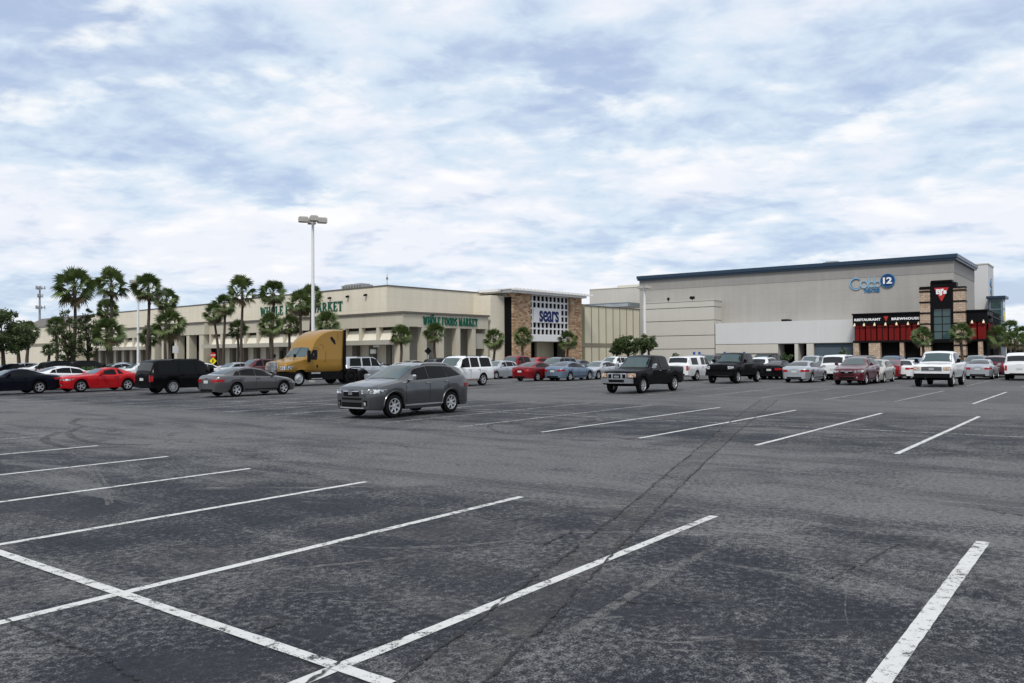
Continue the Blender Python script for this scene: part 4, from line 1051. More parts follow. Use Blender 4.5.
# red panels split by black posts
edges = list(range(0, 8)); ys = [lerp(yr(924), YR-.15, k/6) for k in range(7)]
for y0, y1 in zip(ys, ys[1:]):
    b = MB(); b.box(.15, y0+.10, 3.85, .59, y1-.10, 6.25); b.box(.10, y0+.1, 5.75, .15, y1-.1, 5.83, 1); b.box(.10, (y0+y1)/2-.05, 3.9, .15, (y0+y1)/2+.05, 6.2, 1); b.build('red_panel', [M['red'], M['black']], res)
for y0, y1 in ((yr(976.5), yr(969)), (yr(986), yr(978))):
    b = MB(); b.box(.15, y0, 3.85, .59, y1, 6.25); b.box(.10, y0, 5.75, .15, y1, 5.83, 1); b.build('red_panel', [M['red'], M['black']], res)
b = MB()
for k in range(3): b.box(.6+1.7*k+.2, -.12, 3.85, .6+1.7*k+1.5, -.004, 6.1)
b.build('side_panel', M['red'], res)
for px in (855, 864.5, 875, 886, 897, 908.5, 919, 972.5, 984):
    b = MB(); yy = yr(px); b.box(-.26, yy-.12, 6.05, -.02, yy+.12, 6.32); b.box(-.15, yy-.05, 6.32, -.0, yy+.06, 6.5); b.build('wall_lantern', M['globe'], res)
ty0, ty1 = yr(967), yr(921.5); cy0, cy1 = yr(954.8), yr(932.2)
for y0, y1 in ((ty0, cy0), (cy1, ty1)):
    z = 0
    while z < 11.2:
        z1 = min(z+1.55, 11.25)
        b = MB(); b.box(-1.0, y0+.03, z, 0.59, y1-.03, z1-.2); b.build('stone_pier', M['stone2'], res)
        b = MB(); b.box(-1.08, y0-.05, z1-.2, .59, y1+.05, z1); b.build('pier_band', M['black'], res)
        z += 1.55
b = MB(); b.box(-.9, cy0, 8.2, .59, cy1, 12.0); b.box(-.9, cy0, 3.4, -.5, cy0+.35, 8.2); b.box(-.9, cy1-.35, 3.4, -.5, cy1, 8.2); b.box(-1.1, cy0+.1, 12.0, .7, cy1-.1, 12.25); b.box(-.95, ty0+1.1, 11.25, .7, cy0-.004, 11.9); b.box(-.95, cy1+.004, 11.25, .7, ty1, 11.45)
b.box(-.9, cy0+.35, 3.4, -.5, cy1-.35, 3.9); b.box(.45, cy0, 0, .55, cy1, 8.2)
b.build('tower', M['black'], res)
b = MB(); b.box(-.6, cy0+.36, 3.9, -.5, cy1-.36, 8.18)
b.build('tower_window', M['bglass'], res)
b = MB()
for k in range(1, 4): b.box(-.66, cy0+.36, 3.9+k*1.07-.04, -.6, cy1-.36, 3.9+k*1.07+.04)
b.box(-.67, (cy0+cy1)/2-.04, 3.9, -.61, (cy0+cy1)/2+.04, 8.18); b.build('window_bars', M['black'], res)
cyt = (cy0+cy1)/2
b = MB(); b.prism([(cyt-.92, 11.2), (cyt+.92, 11.2), (cyt+.84, 10.95), (cyt+.07, 9.3), (cyt-.07, 9.3), (cyt-.84, 10.95)], 0, -1.0, -.9); b.build('emblem', M['redl'], res)
vs, fs = textverts("BJ's", 1.35, .95, .06, .045, .9, 0); b = MB(); b.add(on_left(vs, -1.0, cyt, 10.55), fs); b.build('emblem_lettering', M['whitel'], res)
for body, a, c_ in (('RESTAURANT', 854.8, 881), ('BREWHOUSE', 892, 920)):
    vs, fs = textverts(body, yr(a)-yr(c_), .37, .1, .045, 1.12); b = MB(); b.add(on_left(vs, 0, (yr(a)+yr(c_))/2, 7.0), fs); b.build('sign_lettering', M['whitel'], res)
yy = yr(886.5); b = MB(); b.prism([(yy-.32, 7.42), (yy+.32, 7.42), (yy+.03, 6.7), (yy-.03, 6.7)], 0, -.1, -.002); b.build('emblem', M['redl'], res)
for a, c_ in ((853, 858.5), (868.5, 880), (899.5, 903.5), (978, 982.5)):
    b = MB(); b.box(.1, yr(c_), 0, 1.1, yr(a), 3.5); b.build('ground_pier', M['stone2'], res)
b = MB()
for k in range(2): b.add([(1.0+2.4*k, -.01, 7.2), (3.0+2.4*k, -.01, 7.2), (3.0+2.4*k, -1.5, 6.4), (1.0+2.4*k, -1.5, 6.4), (1.0+2.4*k, -.01, 7.08), (3.0+2.4*k, -.01, 7.08), (3.0+2.4*k, -1.5, 6.28), (1.0+2.4*k, -1.5, 6.28)], [(0,1,2,3), (7,6,5,4), (0,3,7,4), (1,5,6,2), (3,2,6,7)])
b.build('awning', M['black'], res)

# ---- pale block and glass stair tower at the far right
o = R0+E2*30
pale = thing('pale_block', 'tall pale block with blue upright letters behind the cinema corner', 'building', o, RZ)
b = MB(); b.box(0, -1.0, 0, 7.5, 8, 17.6); b.build('wall', M['white'], pale)
b = MB(); b.box(-.1, -1.1, 17.6, 7.6, 8, 17.8); b.build('coping', M['greyl'], pale)
for k, (zz, t) in enumerate(((14.6, 'd'), (13.2, 'd'), (11.8, 'o'))):
    vs, fs = textverts(t, 1.9, 1.5, .12, .02); b = MB(); b.add(on_right(vs, -1.0, 3.0+.5*k, zz), fs); b.build('sign_lettering', M['midblue'], pale)
gt = thing('glass_tower', 'small slate blue glass tower with a flat roof at the far right', 'building', Vector((84.9, 140, 0)), RZ)
b = MB(); b.box(0, 0, 0, 4, 2.0, 11.3); b.build('wall', M['slatel'], gt)
b = MB()
for k in range(5):
    b.box(-.04, .25, 4.0+k*1.4, 0, 1.75, 5.2+k*1.4); b.box(.3, -.04, 4.0+k*1.4, 3.7, 0, 5.2+k*1.4)
b.build('window', M['bglass'], gt)
b = MB(); b.box(-.5, -.5, 11.3, 4.4, 2.4, 11.75); b.build('roof', M['eave'], gt)
b = MB(); b.prism([(1.2, 7.2), (2.6, 7.6), (2.7, 8.9), (1.6, 8.6), (1.0, 7.9)], 1, -.09, -.045); b.build('sign', M['signyel'], gt)
far = thing('far_shop', 'low beige shop building at the far right edge behind the palms', 'building', Vector((118, 178, 0)), RZ)
b = MB(); b.box(0, -34, 0, 20, 10, 6.2); b.build('wall', M['cream'], far)
b = MB(); b.box(-.3, -34, 5.7, 0, 10, 6.4); b.build('fascia', M['greyl'], far)
b = MB()
for k in range(7): b.box(-.05, -32+k*6, .3, -.003, -28+k*6, 3.4)
b.build('shop_window', M['glass'], far)
# ---- end block at the left
lo = O1+Y1*YE
lef = thing('hip_roofed_block', 'low beige block with a brown sloped roof behind the left trees', 'building', lo, BRZ)
b = MB(); b.box(-3.0, 2.0, 0, 20, 75, 5.0); b.box(-2.6, 2.0, 5.0, 20, 28, 8.6); b.build('wall', M['beige'], lef)
b = MB(); b.box(-3.06, 1.94, 4.5, 20, 28, 5.1); b.build('band', M['tandark'], lef)
b = MB(); b.add([(-2.8, 1.8, 8.6), (-2.8, 28, 8.6), (20, 28, 8.6), (20, 1.8, 8.6), (1.6, 4.2, 10.9), (1.6, 28, 10.9), (20, 28, 10.9), (20, 4.2, 10.9)], [(0,1,5,4), (0,4,7,3), (4,5,6,7), (3,7,6,2), (1,2,6,5)])
b.build('roof', M['ledge'], lef)

# ------------------------------------------------------------------ ground and markings
def asphalt():
    mt, nt, bs = nmat('asphalt')
    co = geoco(nt)
    rot = N(nt, 'ShaderNodeMapping'); rot.inputs['Rotation'].default_value = (0, 0, -RZ); L(nt, co, rot.inputs[0])   # x along the stalls, y across
    g = rot.outputs[0]
    sep = N(nt, 'ShaderNodeSeparateXYZ'); L(nt, g, sep.inputs[0])
    big = noise(nt, g, .16, 5, .62, .6); mid = noise(nt, g, .75, 6, .66, .8)
    st = N(nt, 'ShaderNodeMapping'); st.inputs['Scale'].default_value = (.9, .16, 1); L(nt, g, st.inputs[0])
    streak = noise(nt, st.outputs[0], 1.1, 6, .7, .5)       # sweeps along the aisle
    # aisles are worn pale, stalls keep their dark seal coat
    wob = mathn(nt, 'MULTIPLY_ADD', mathn(nt, 'SUBTRACT', streak, .5), 5.0, sep.outputs[0])
    ph = mathn(nt, 'FRACT', mathn(nt, 'DIVIDE', mathn(nt, 'SUBTRACT', wob, 3.44-9.55), 19.1))   # stall centre at .5
    d = mathn(nt, 'ABSOLUTE', mathn(nt, 'SUBTRACT', ph, .5))
    aisle = sstep(nt, d, .24, .36)
    n1 = noise(nt, g, 15, 5, .72); n2 = noise(nt, g, 70, 3, .6)
    grit = mathn(nt, 'ADD', mathn(nt, 'MULTIPLY', mathn(nt, 'SUBTRACT', n1, .5), .75), mathn(nt, 'MULTIPLY', mathn(nt, 'SUBTRACT', n2, .5), .55))
    v = mathn(nt, 'ADD', mathn(nt, 'MULTIPLY', mid, .55), mathn(nt, 'ADD', mathn(nt, 'MULTIPLY', streak, .30), mathn(nt, 'MULTIPLY', big, .35)))
    v = mathn(nt, 'ADD', v, mathn(nt, 'MULTIPLY', aisle, .13))
    vg = mathn(nt, 'ADD', v, grit)
    c = mixc(nt, sstep(nt, vg, .54, .80), (.020, .0225, .030), (.138, .138, .139))
    tone = mathn(nt, 'ADD', mathn(nt, 'MULTIPLY', noise(nt, g, .42, 6, .65, 1.0), .7), mathn(nt, 'ADD', mathn(nt, 'MULTIPLY', noise(nt, st.outputs[0], .8, 5, .65, .4), .3), mathn(nt, 'MULTIPLY', grit, .22)))
    c = mixc(nt, mathn(nt, 'MULTIPLY', sstep(nt, tone, .52, .66), .75), c, (.122, .119, .116))       # tan, sandy film
    c = mixc(nt, mathn(nt, 'MULTIPLY', sstep(nt, tone, .48, .36), .80), c, (.018, .0205, .028))       # fresher dark seal
    c = mixc(nt, mathn(nt, 'MULTIPLY', aisle, mathn(nt, 'MULTIPLY', sstep(nt, streak, .32, .62), .72)), c, (.120, .119, .120))
    st2 = N(nt, 'ShaderNodeMapping'); st2.inputs['Scale'].default_value = (.55, .07, 1); st2.inputs['Location'].default_value = (7, 3, 0); L(nt, g, st2.inputs[0])
    lane = mathn(nt, 'ADD', noise(nt, st2.outputs[0], 1.6, 7, .68, .6), mathn(nt, 'MULTIPLY', grit, .18))     # polish left by tyres, drawn out along the aisle
    c = mixc(nt, mathn(nt, 'MULTIPLY', sstep(nt, lane, .50, .40), .50), c, (.036, .037, .043))
    c = mixc(nt, mathn(nt, 'MULTIPLY', sstep(nt, lane, .55, .66), .55), c, (.145, .145, .146))
    c = mixc(nt, mathn(nt, 'MULTIPLY', sstep(nt, mathn(nt, 'MULTIPLY_ADD', big, 14.0, sep.outputs[0]), 24, 46), .55), c, (.120, .119, .119))     # paler towards the stores
    ag = mathn(nt, 'ADD', sstep(nt, n1, .38, .64), sstep(nt, n2, .40, .62))
    c = mixc(nt, 1.0, c, mathn(nt, 'MULTIPLY_ADD', ag, .42, .55), 'MULTIPLY')
    chip = mathn(nt, 'MULTIPLY', sstep(nt, noise(nt, g, 45, 2, .6), .58, .68), sstep(nt, mid, .44, .62))
    c = mixc(nt, mathn(nt, 'MULTIPLY', chip, .7), c, (.24, .235, .23))
    # pale scrapes: thin lines where a stretched noise crosses its mean, only in patches
    def hair(rotz, sx, sy, sc, w, lo, hi, seed):
        mp = N(nt, 'ShaderNodeMapping'); mp.inputs['Rotation'].default_value = (0, 0, rotz); mp.inputs['Scale'].default_value = (sx, sy, 1); mp.inputs['Location'].default_value = (seed, seed*1.7, 0)
        L(nt, co, mp.inputs[0]); q = noise(nt, mp.outputs[0], sc, 3, .5, .4)
        a = mathn(nt, 'ABSOLUTE', mathn(nt, 'SUBTRACT', q, .5))
        k = sstep(nt, a, w, 0.0)
        return mathn(nt, 'MULTIPLY', k, sstep(nt, noise(nt, mp.outputs[0], sc*1.9, 2), lo, hi))
    sc1 = hair(.25, .12, 1.1, 1.0, .008, .54, .66, 3.1); sc2 = hair(-.95, .10, 1.4, 1.0, .007, .56, .66, 8.7)
    c = mixc(nt, mathn(nt, 'MULTIPLY', mathn(nt, 'MAXIMUM', sc1, sc2), .5), c, (.24, .235, .23))
    # fine crazing
    vo = N(nt, 'ShaderNodeTexVoronoi'); vo.feature = 'DISTANCE_TO_EDGE'; vo.inputs['Scale'].default_value = .33
    ad = N(nt, 'ShaderNodeVectorMath'); ad.operation = 'ADD'
    nz = N(nt, 'ShaderNodeTexNoise'); nz.inputs['Scale'].default_value = 1.3; nz.inputs['Detail'].default_value = 6; L(nt, g, nz.inputs['Vector'])
    L(nt, g, ad.inputs[0]); L(nt, nz.outputs['Color'], ad.inputs[1]); L(nt, ad.outputs[0], vo.inputs['Vector'])
    cr = mathn(nt, 'MULTIPLY', sstep(nt, vo.outputs['Distance'], .008, .001), sstep(nt, big, .50, .60))
    c = mixc(nt, mathn(nt, 'MULTIPLY', cr, .75), c, (.012, .012, .013))
    # oil drips
    oil = mathn(nt, 'MULTIPLY', sstep(nt, noise(nt, g, 1.6, 3, .5), .66, .74), mathn(nt, 'SUBTRACT', 1.0, aisle))
    c = mixc(nt, mathn(nt, 'MULTIPLY', oil, .6), c, (.018, .018, .020))
    L(nt, c, bs.inputs['Base Color'])
    L(nt, mathn(nt, 'MULTIPLY_ADD', mid, .25, .68), bs.inputs['Roughness']); bs.inputs['Specular IOR Level'].default_value = .18
    bp = N(nt, 'ShaderNodeBump'); bp.inputs['Strength'].default_value = .55; bp.inputs['Distance'].default_value = .008
    L(nt, mathn(nt, 'ADD', n1, n2), bp.inputs['Height']); L(nt, bp.outputs[0], bs.inputs['Normal'])
    return mt
M['asphalt'] = asphalt()
def worn(name, col, lo, hi, amt=1.0, sc=9.0, edge=True):
    """paint or stain with holes worn through to the asphalt below"""
    mt, nt, b = nmat(name)
    co = geoco(nt)
    n = noise(nt, co, sc, 6, .7); n2 = noise(nt, co, sc*9, 3, .6); n3 = noise(nt, co, .8, 4)
    f = mathn(nt, 'ADD', mathn(nt, 'MULTIPLY', n, .55), mathn(nt, 'ADD', mathn(nt, 'MULTIPLY', n2, .3), mathn(nt, 'MULTIPLY', n3, .15)))
    a = sstep(nt, f, lo, hi)
    c = mixc(nt, n3, tuple(k*.82 for k in col), col)
    c = mixc(nt, mathn(nt, 'MULTIPLY', n2, .4), c, tuple(k*.6 for k in col))
    L(nt, c, b.inputs['Base Color']); b.inputs['Roughness'].default_value = .7
    tr = N(nt, 'ShaderNodeBsdfTransparent'); mx = N(nt, 'ShaderNodeMixShader')
    L(nt, mathn(nt, 'MULTIPLY', a, amt), mx.inputs[0]); L(nt, tr.outputs[0], mx.inputs[1]); L(nt, b.outputs[0], mx.inputs[2])
    L(nt, mx.outputs[0], nt.nodes['Material Output'].inputs['Surface'])
    return mt
M['linewhite'] = worn('line_paint', (.66, .66, .645), .39, .49)
M['lineold'] = worn('line_paint_worn', (.55, .55, .54), .42, .56, .85)
M['linefaint'] = worn('line_paint_faint', (.38, .38, .38), .46, .60, .55)
M['crack'] = worn('crack_dark', (.008, .008, .009), .38, .50, .92, 5)
M['markd'] = worn('rubber_mark', (.014, .014, .016), .40, .60, .55, 5)
M['markl'] = worn('scrape_mark', (.25, .245, .235), .43, .60, .55, 7)
M['strip'] = worn('patch_strip', (.120, .112, .102), .42, .62, .42, 3)

b = MB(); nseg = 24
b.add([(-2500, -2500, 0), (2500, -2500, 0), (2500, 2500, 0), (-2500, 2500, 0)], [(0, 1, 2, 3)])
struct(b.build('parking_lot', M['asphalt']))

def ribbon(name, pts, w, mat, z, jit=0.0, step=.12, seed=0, wj=0.0):
    r = random.Random(seed); P = []
    for a, c in zip(pts, pts[1:]):
        a, c = Vector(a), Vector(c); n = max(1, int((c-a).length/step))
        P += [a.lerp(c, k/n) for k in range(n)]
    P.append(Vector(pts[-1])); rows = []; off = 0
    for i, p in enumerate(P):
        d = (P[min(i+1, len(P)-1)]-P[max(0, i-1)]); d.z = 0; d.normalize(); nrm = Vector((-d.y, d.x, 0))
        off = off*.8+r.uniform(-1, 1)*jit
        ww = w*(1+r.uniform(-wj, wj))
        e1, e2 = r.uniform(-1, 1)*w*wj*.5, r.uniform(-1, 1)*w*wj*.5
        rows.append([tuple(Vector((p.x, p.y, z))+nrm*(off+ww/2+e1)), tuple(Vector((p.x, p.y, z))+nrm*(off-ww/2+e2))])
    b = MB(); b.grid(rows, 0, True)
    return struct(b.build(name, mat))
def gp(a, c): return E1*a+E2*c
# first double row: stall lines run along E2, one spine line along E1
stalls = [6.62+2.76*k for k in range(-3, 14)]
spine = 3.42
sd = 1
def sline(a, b0, b1, mat, w=.105, z=.004):
    global sd; sd += 1
    ribbon('parking_line', [gp(a, b0), gp(a, b1)], w, mat, z, .0015, .12, sd, .028)
for a, b1 in ((-4.4, 9.7), (-1.6, 9.7), (1.18, 9.61), (3.96, 9.28), (6.65, 9.02), (9.43, 8.71), (12.22, 8.58), (15.07, 8.69), (18.25, 8.87), (21.7, 9.22), (24.6, 9.2), (27.4, 9.2), (30.2, 9.2)):
    sline(a, spine-5.7, b1, M['linewhite'] if a < 20 else M['lineold'], .125 if a < 2 else .105)
ribbon('parking_line', [gp(44, spine), gp(3.50, spine)], .105, M['linewhite'], .008, .001, .12, 77, .028)
# second row
for k in range(-6, 16):
    a = 3.52+2.76*k
    if k in (0, 1, 2, 3): mt_ = M['linewhite']
    else: mt_ = M['lineold']
    sline(a, 17.0-.15*k*.3, 28.3, mt_, .105)
ribbon('parking_line', [gp(30, 21.9), gp(-16, 21.9)], .09, M['lineold'], .008, .002, .15, 78, .2)
for k in range(-7, 18):
    sline(4.58+2.76*k, 35.2, 46.4, M['linewhite'] if -4 < k < 1 else M['lineold'], .10)
for row in (54.0, 72.5, 91.0):
    for k in range(-14, 20): sline(4.58+2.76*k, row, row+11.2, M['lineold'], .10)
# trench patch with two jagged edges, and other cracks
ed1 = [gnd(*p) for p in ((398, 683), (490, 612), (560, 560), (640, 497), (690, 455), (722, 428), (760, 400))]
ed2 = [gnd(*p) for p in ((470, 700), (520, 650), (598, 570), (660, 507), (700, 468), (740, 430), (778, 400))]
rows = [[tuple(a+Vector((0, 0, .003))), tuple(c+Vector((0, 0, .003)))] for a, c in zip(ed1, ed2)]
b = MB(); b.grid(rows); struct(b.build('pavement_patch', M['strip']))
for i, e in enumerate((ed1, ed2)): ribbon('pavement_crack', e, .020, M['crack'], .012, .011, .05, 90+i, .9)
for i, pts in enumerate([((0, 618), (40, 634), (95, 655), (150, 690)), ((300, 690), (322, 675), (352, 652), (400, 640), (404, 634)), ((280, 634), (262, 630), (285, 622)),
                         ((820, 585), (845, 572), (870, 560), (900, 545)), ((120, 500), (90, 505)), ((545, 545), (572, 532)), ((612, 600), (640, 604), (700, 603))]):
    ribbon('pavement_crack', [gnd(*p) for p in pts], .02, M['crack'], .012, .012, .04, 120+i, .9)
def arc_px(pts, w, mat, seed):
    P = [gnd(*p) for p in pts]; out = []
    for i in range(len(P)-1):
        p0, p1, p2, p3 = P[max(i-1, 0)], P[i], P[i+1], P[min(i+2, len(P)-1)]
        for k in range(8):
            t = k/8; out.append(.5*((2*p1)+(p2-p0)*t+(2*p0-5*p1+4*p2-p3)*t*t+(3*p1-p0-3*p2+p3)*t**3))
    out.append(P[-1]); ribbon('tyre_mark', out, w, mat, .0025, .004, .2, seed, .1)
arc_px([(60, 432), (45, 440), (70, 448), (120, 447)], .22, M['markd'], 1)
arc_px([(85, 426), (68, 434), (95, 443), (150, 445)], .2, M['markd'], 2)
arc_px([(80, 418), (72, 423), (84, 426)], .2, M['markd'], 3)
arc_px([(165, 430), (170, 442), (230, 446), (300, 440)], .2, M['markl'], 4)
arc_px([(186, 432), (192, 438), (240, 441), (310, 432)], .18, M['markl'], 5)
arc_px([(285, 424), (300, 432), (380, 436), (470, 428)], .2, M['markl'], 6)
arc_px([(500, 420), (490, 428), (530, 434), (620, 420)], .16, M['markd'], 7)
arc_px([(585, 425), (600, 421), (590, 416), (560, 417)], .16, M['markl'], 8)
arc_px([(90, 467), (95, 478), (103, 490), (108, 505)], .05, M['markl'], 9)
arc_px([(94, 467), (102, 478), (108, 490), (112, 503)], .05, M['markl'], 10)
arc_px([(240, 530), (330, 545), (420, 548), (520, 540)], .06, M['markl'], 11)
arc_px([(100, 580), (220, 575), (330, 565), (420, 555)], .07, M['markl'], 12)
arc_px([(560, 640), (640, 590), (700, 555), (730, 540)], .10, M['markl'], 13)
arc_px([(520, 452), (640, 460), (760, 470), (900, 478)], .10, M['markl'], 14)
arc_px([(720, 455), (820, 462), (920, 470), (1023, 474)], .12, M['markl'], 15)
arc_px([(848, 585), (846, 610), (848, 625)], .012, M['markl'], 16)
arc_px([(960, 606), (985, 604), (1000, 608), (1003, 596)], .02, M['markl'], 17)
for i, (px, py) in enumerate(((150, 545), (330, 600), (260, 470), (600, 470), (820, 540), (640, 640), (960, 650), (430, 452), (90, 520))):
    arc_px([(px, py), (px+40, py+3), (px+95, py-1), (px+150, py+2)], .03, M['markl'] if i % 2 else M['markd'], 30+i)

# walks along the fronts
b = MB(); b.box(-5.5, -3.0, .01, -.0, YE, .15); b.box(0, -5.5, .01, 36, 0, .15)
struct(b.build('sidewalk', M['walk'], None, loc=O1, rz=BRZ))
b = MB(); b.box(-5, -8, .01, 0, 34, .15); struct(b.build('sidewalk', M['walk'], None, loc=RR, rz=RZ))

# ------------------------------------------------------------------ trees
def palm_crown(seed, n=42, mat=None, tall=1.0):
    r = random.Random(seed); b = MB()
    for i in range(n):
        az = i*2.39996+r.uniform(-.25, .25)
        u = (i+.5)/n
        el = math.radians(lerp(86, -58, u**1.05)+r.uniform(-9, 9))
        pet = r.uniform(.60, .88)*(1.0 if u > .15 else .8)
        d = Vector((math.cos(az)*math.cos(el), math.sin(az)*math.cos(el), math.sin(el)))
        side = Vector((-math.sin(az), math.cos(az), 0)); upv = side.cross(d) * -1
        tw = r.uniform(-1.1, 1.1); side, upv = side*math.cos(tw)+upv*math.sin(tw), upv*math.cos(tw)-side*math.sin(tw)
        base = Vector((0, 0, -.05+.15*(1-u)))
        tip = base+d*pet+Vector((0, 0, -.10*math.cos(el)))
        b.add([base+side*.025, base-side*.025, tip-side*.018, tip+side*.018], [(0,1,2,3)], 1 if u > .93 else 0)
        mi = 1 if u > .93 else 0
        nb = 15; fl = r.uniform(.75, .95)*tall
        for k in range(nb):
            t = (k/(nb-1)-.5)*2
            an = t*math.radians(82)
            dirv = (d*math.cos(an)+side*math.sin(an)).normalized()
            ln = fl*(1-.30*abs(t)**2)*r.uniform(.9, 1.05)
            fold = upv*(.10*math.cos(t*PI)) if True else 0
            wv = dirv.cross(upv).normalized()*(.055)
            m1 = tip+dirv*ln*.55+upv*(.06-.14*t*t); end = tip+dirv*ln+upv*(-.02-.18*t*t)+Vector((0, 0, -.15*ln*r.uniform(.4, 1.5)))
            b.add([tip, m1-wv, m1+wv], [(0,1,2)], mi)
            b.add([m1-wv, m1+wv, end], [(0,2,1)] if False else [(0,1,2)], mi)
    return b.mesh('crown')
CROWNS = [palm_crown(s, n) for s, n in ((3, 42), (5, 36), (9, 46))]
CROWNB = [palm_crown(s, n) for s, n in ((13, 34), (15, 38))]
for me in CROWNS: me.materials.append(M['palm']); me.materials.append(M['palmdead'])
for me in CROWNB: me.materials.append(M['palm2']); me.materials.append(M['palmdead'])
def palm(px, py, rpx, Y, label, group='cabbage palms round the mall', bright=False, lean=0.0, tr=.155):
    z = zat(px, py, Y); rad = rpx/F*Y/1.46
    x = xat(px, Y); r = random.Random(int(px*10+py))
    bx = x+lean/F*Y
    root = thing('palm_tree', label, 'palm tree', (bx, Y, .0), 0, group)
    top = Vector((x-bx, 0, z))
    pts = []; n = 9
    for i in range(n+1):
        t = i/n; pts.append(Vector((top.x*t*t+.10*math.sin(t*5+px), .08*math.sin(t*4+py), z*t)))
    pts[-1] = top
    t_ = MB(); rr = [tr*(1.25-.35*(i/n)+(.18 if i == n-1 else 0)+r.uniform(-.05, .05)) for i in range(n+1)]
    t_.tube(pts, rr, 9)
    # leaf boots under the crown
    for k in range(14):
        a = k*2.4; h = lerp(.80, .99, k/14); q = pts[0].lerp(pts[-1], h); q = Vector((pts[-1].x+(pts[-2].x-pts[-1].x)*(1-h)*n*.5, 0, z*h)); d = Vector((math.cos(a), math.sin(a), 0))
        t_.tube([q+d*tr*.8, q+d*tr*1.7+Vector((0, 0, .30))], [.07, .03], 5)
    t_.build('trunk', M['bark'], root, 50)
    me = r.choice(CROWNB if bright else CROWNS)
    o = bpy.data.objects.new('crown', me); C.objects.link(o); o.parent = root; o.location = top; o.scale = (rad, rad, rad*1.0); o.rotation_euler = (r.uniform(-.1, .1), r.uniform(-.1, .1), r.uniform(0, 6))
    return root
for a in [
    (74, 287, 22, 86, 'tallest palm with full round crown, rising above the two black crossovers'),
    (111, 284, 18, 90, 'tall palm just right of the tallest palm, round crown against the sky'),
    (107, 309, 12, 100, 'palm with smaller crown tucked below the second tall palm'),
    (108, 333, 18, 84, 'short thick palm with broad drooping crown right of the leafy trees'),
    (148, 288, 17, 92, 'tall slim palm just right of the slim left lamp post'),
    (166, 299, 13, 100, 'slightly shorter palm beside the tall slim palm by the left lamp post'),
    (169, 325, 18, 90, 'short palm with broad round crown before the dark portico'),
    (149, 337, 11, 96, 'small low palm at the foot of the tall slim palm'),
    (214, 313, 12, 108, 'leaning palm with low crown before the portico corner'),
    (224, 305, 13, 106, 'palm beside the leaning palm, crown a little higher'),
    (242, 291, 17, 102, 'tall palm standing before the store wall left of the green letters'),
    (238, 329, 11, 110, 'low palm at the foot of the tall palm left of the green letters'),
    (273, 293, 15, 100, 'tall palm whose crown stands above the left end of the green letters'),
    (271, 324, 14, 96, 'low palm just under the left half of the green letters'),
    (290, 325, 12, 99, 'low palm left of the gold truck roof, under the middle of the green letters'),
    (300, 303, 15, 97, 'dense palm left of the big lamp post, over the middle of the green letters'),
    (311, 297, 14, 101, 'palm behind the big lamp post covering the middle of the green letters'),
    (327, 323, 14, 92, 'low dark palm behind the roof of the gold truck'),
    (400.7, 335, 12, 95, 'small palm at the store corner pier, leftmost of the arcade palms'),
    (435, 333, 12, 99, 'small palm under the arcade letters'),
    (494, 339, 12, 104, 'small palm before the plain wall between arcade and stone tower'),
    (523, 336, 11, 108, 'small palm before the left stone pier of the entrance tower'),
    (568, 340, 11, 113, 'small palm before the right stone pier of the entrance tower'),
    (28, 331, 12, 90, 'palm with dark trunk between the left oak and the hip roofed block'),
    (56, 326, 11, 92, 'dark palm left of the tallest palm, before the hip roofed block'),
    (48, 350, 7, 100, 'very small palm with pale trunk before the hip roofed block'),
]:
    palm(*a, lean=4 if a[0] == 214 else 0)
for a in [
    (922.5, 337, 12, 106, 'bright palm before the left stone pier of the restaurant tower'),
    (961.5, 333, 12, 104, 'bright palm before the right stone pier of the restaurant tower'),
    (999, 336, 12, 112, 'bright palm right of the restaurant corner'),
    (1010, 329, 10, 122, 'tallest bright palm right of the restaurant, below the glass tower'),
    (1015, 340, 11, 108, 'low bright palm near the right edge'),
    (1023, 334, 9, 125, 'bright palm cut by the right edge'),
]:
    palm(*a, bright=True)

def leafy(name, label, cat, px, Y, ytop, ybot, wpx, n, mat, group=None, trunks=1, leaf=.26, seed=0, lobes=7):
    """broadleaf tree: trunk, limbs and loose leaf faces gathered in clumps"""
    r = random.Random(seed); x = xat(px, Y); zt, zb = zat(px, ytop, Y), zat(px, ybot, Y); w = wpx/F*Y/2
    root = thing(name, label, cat, (x, Y, 0), 0, group)
    t_ = MB(); cl = []
    h = zt-zb; zc = (zt+zb)/2
    for k in range(lobes*14):
        u, v, q = r.uniform(-1, 1), r.uniform(-1, 1), r.uniform(-1, 1)
        if u*u+v*v+q*q > 1: continue
        cl.append((Vector((u*w*.92, v*w*.8, zc+q*h*.46)), r.uniform(.13, .27)*min(w, h)))
    for j in range(trunks):
        bx = Vector((r.uniform(-.2, .2)*w*(trunks > 1), 0, 0)); kx = Vector((bx.x*1.5+r.uniform(-.1, .1)*w, r.uniform(-.1, .1)*w, zb+.15*h))
        t_.tube([bx, bx.lerp(kx, .5)+Vector((.06, 0, 0)), kx], [.24, .19, .15], 8)
        for c_, rad in cl[j::trunks][:9]:
            mid = kx.lerp(c_, .5)+Vector((0, 0, .08*h)); t_.tube([kx, mid, c_], [.10, .06, .02], 5)
    t_.build('trunk', M['bark2'], root, 50)
    f = MB()
    for i in range(n):
        c_, rad = cl[r.randrange(len(cl))]
        d = Vector((r.gauss(0, 1), r.gauss(0, 1), r.gauss(0, .75))); d = d.normalized()*rad*1.15*(r.random()**.55)
        p = c_+d; a = Vector((r.gauss(0, 1), r.gauss(0, 1), r.gauss(0, .6))).normalized(); bb = a.cross(Vector((r.gauss(0, 1), r.gauss(0, 1), r.gauss(0, 1)))).normalized()
        s = leaf*r.uniform(.6, 1.25)
        f.add([p-a*s*.6, p+bb*s*.32, p+a*s*.6, p-bb*s*.32], [(0,1,2,3)])
    f.build('crown', mat, root)
    return root
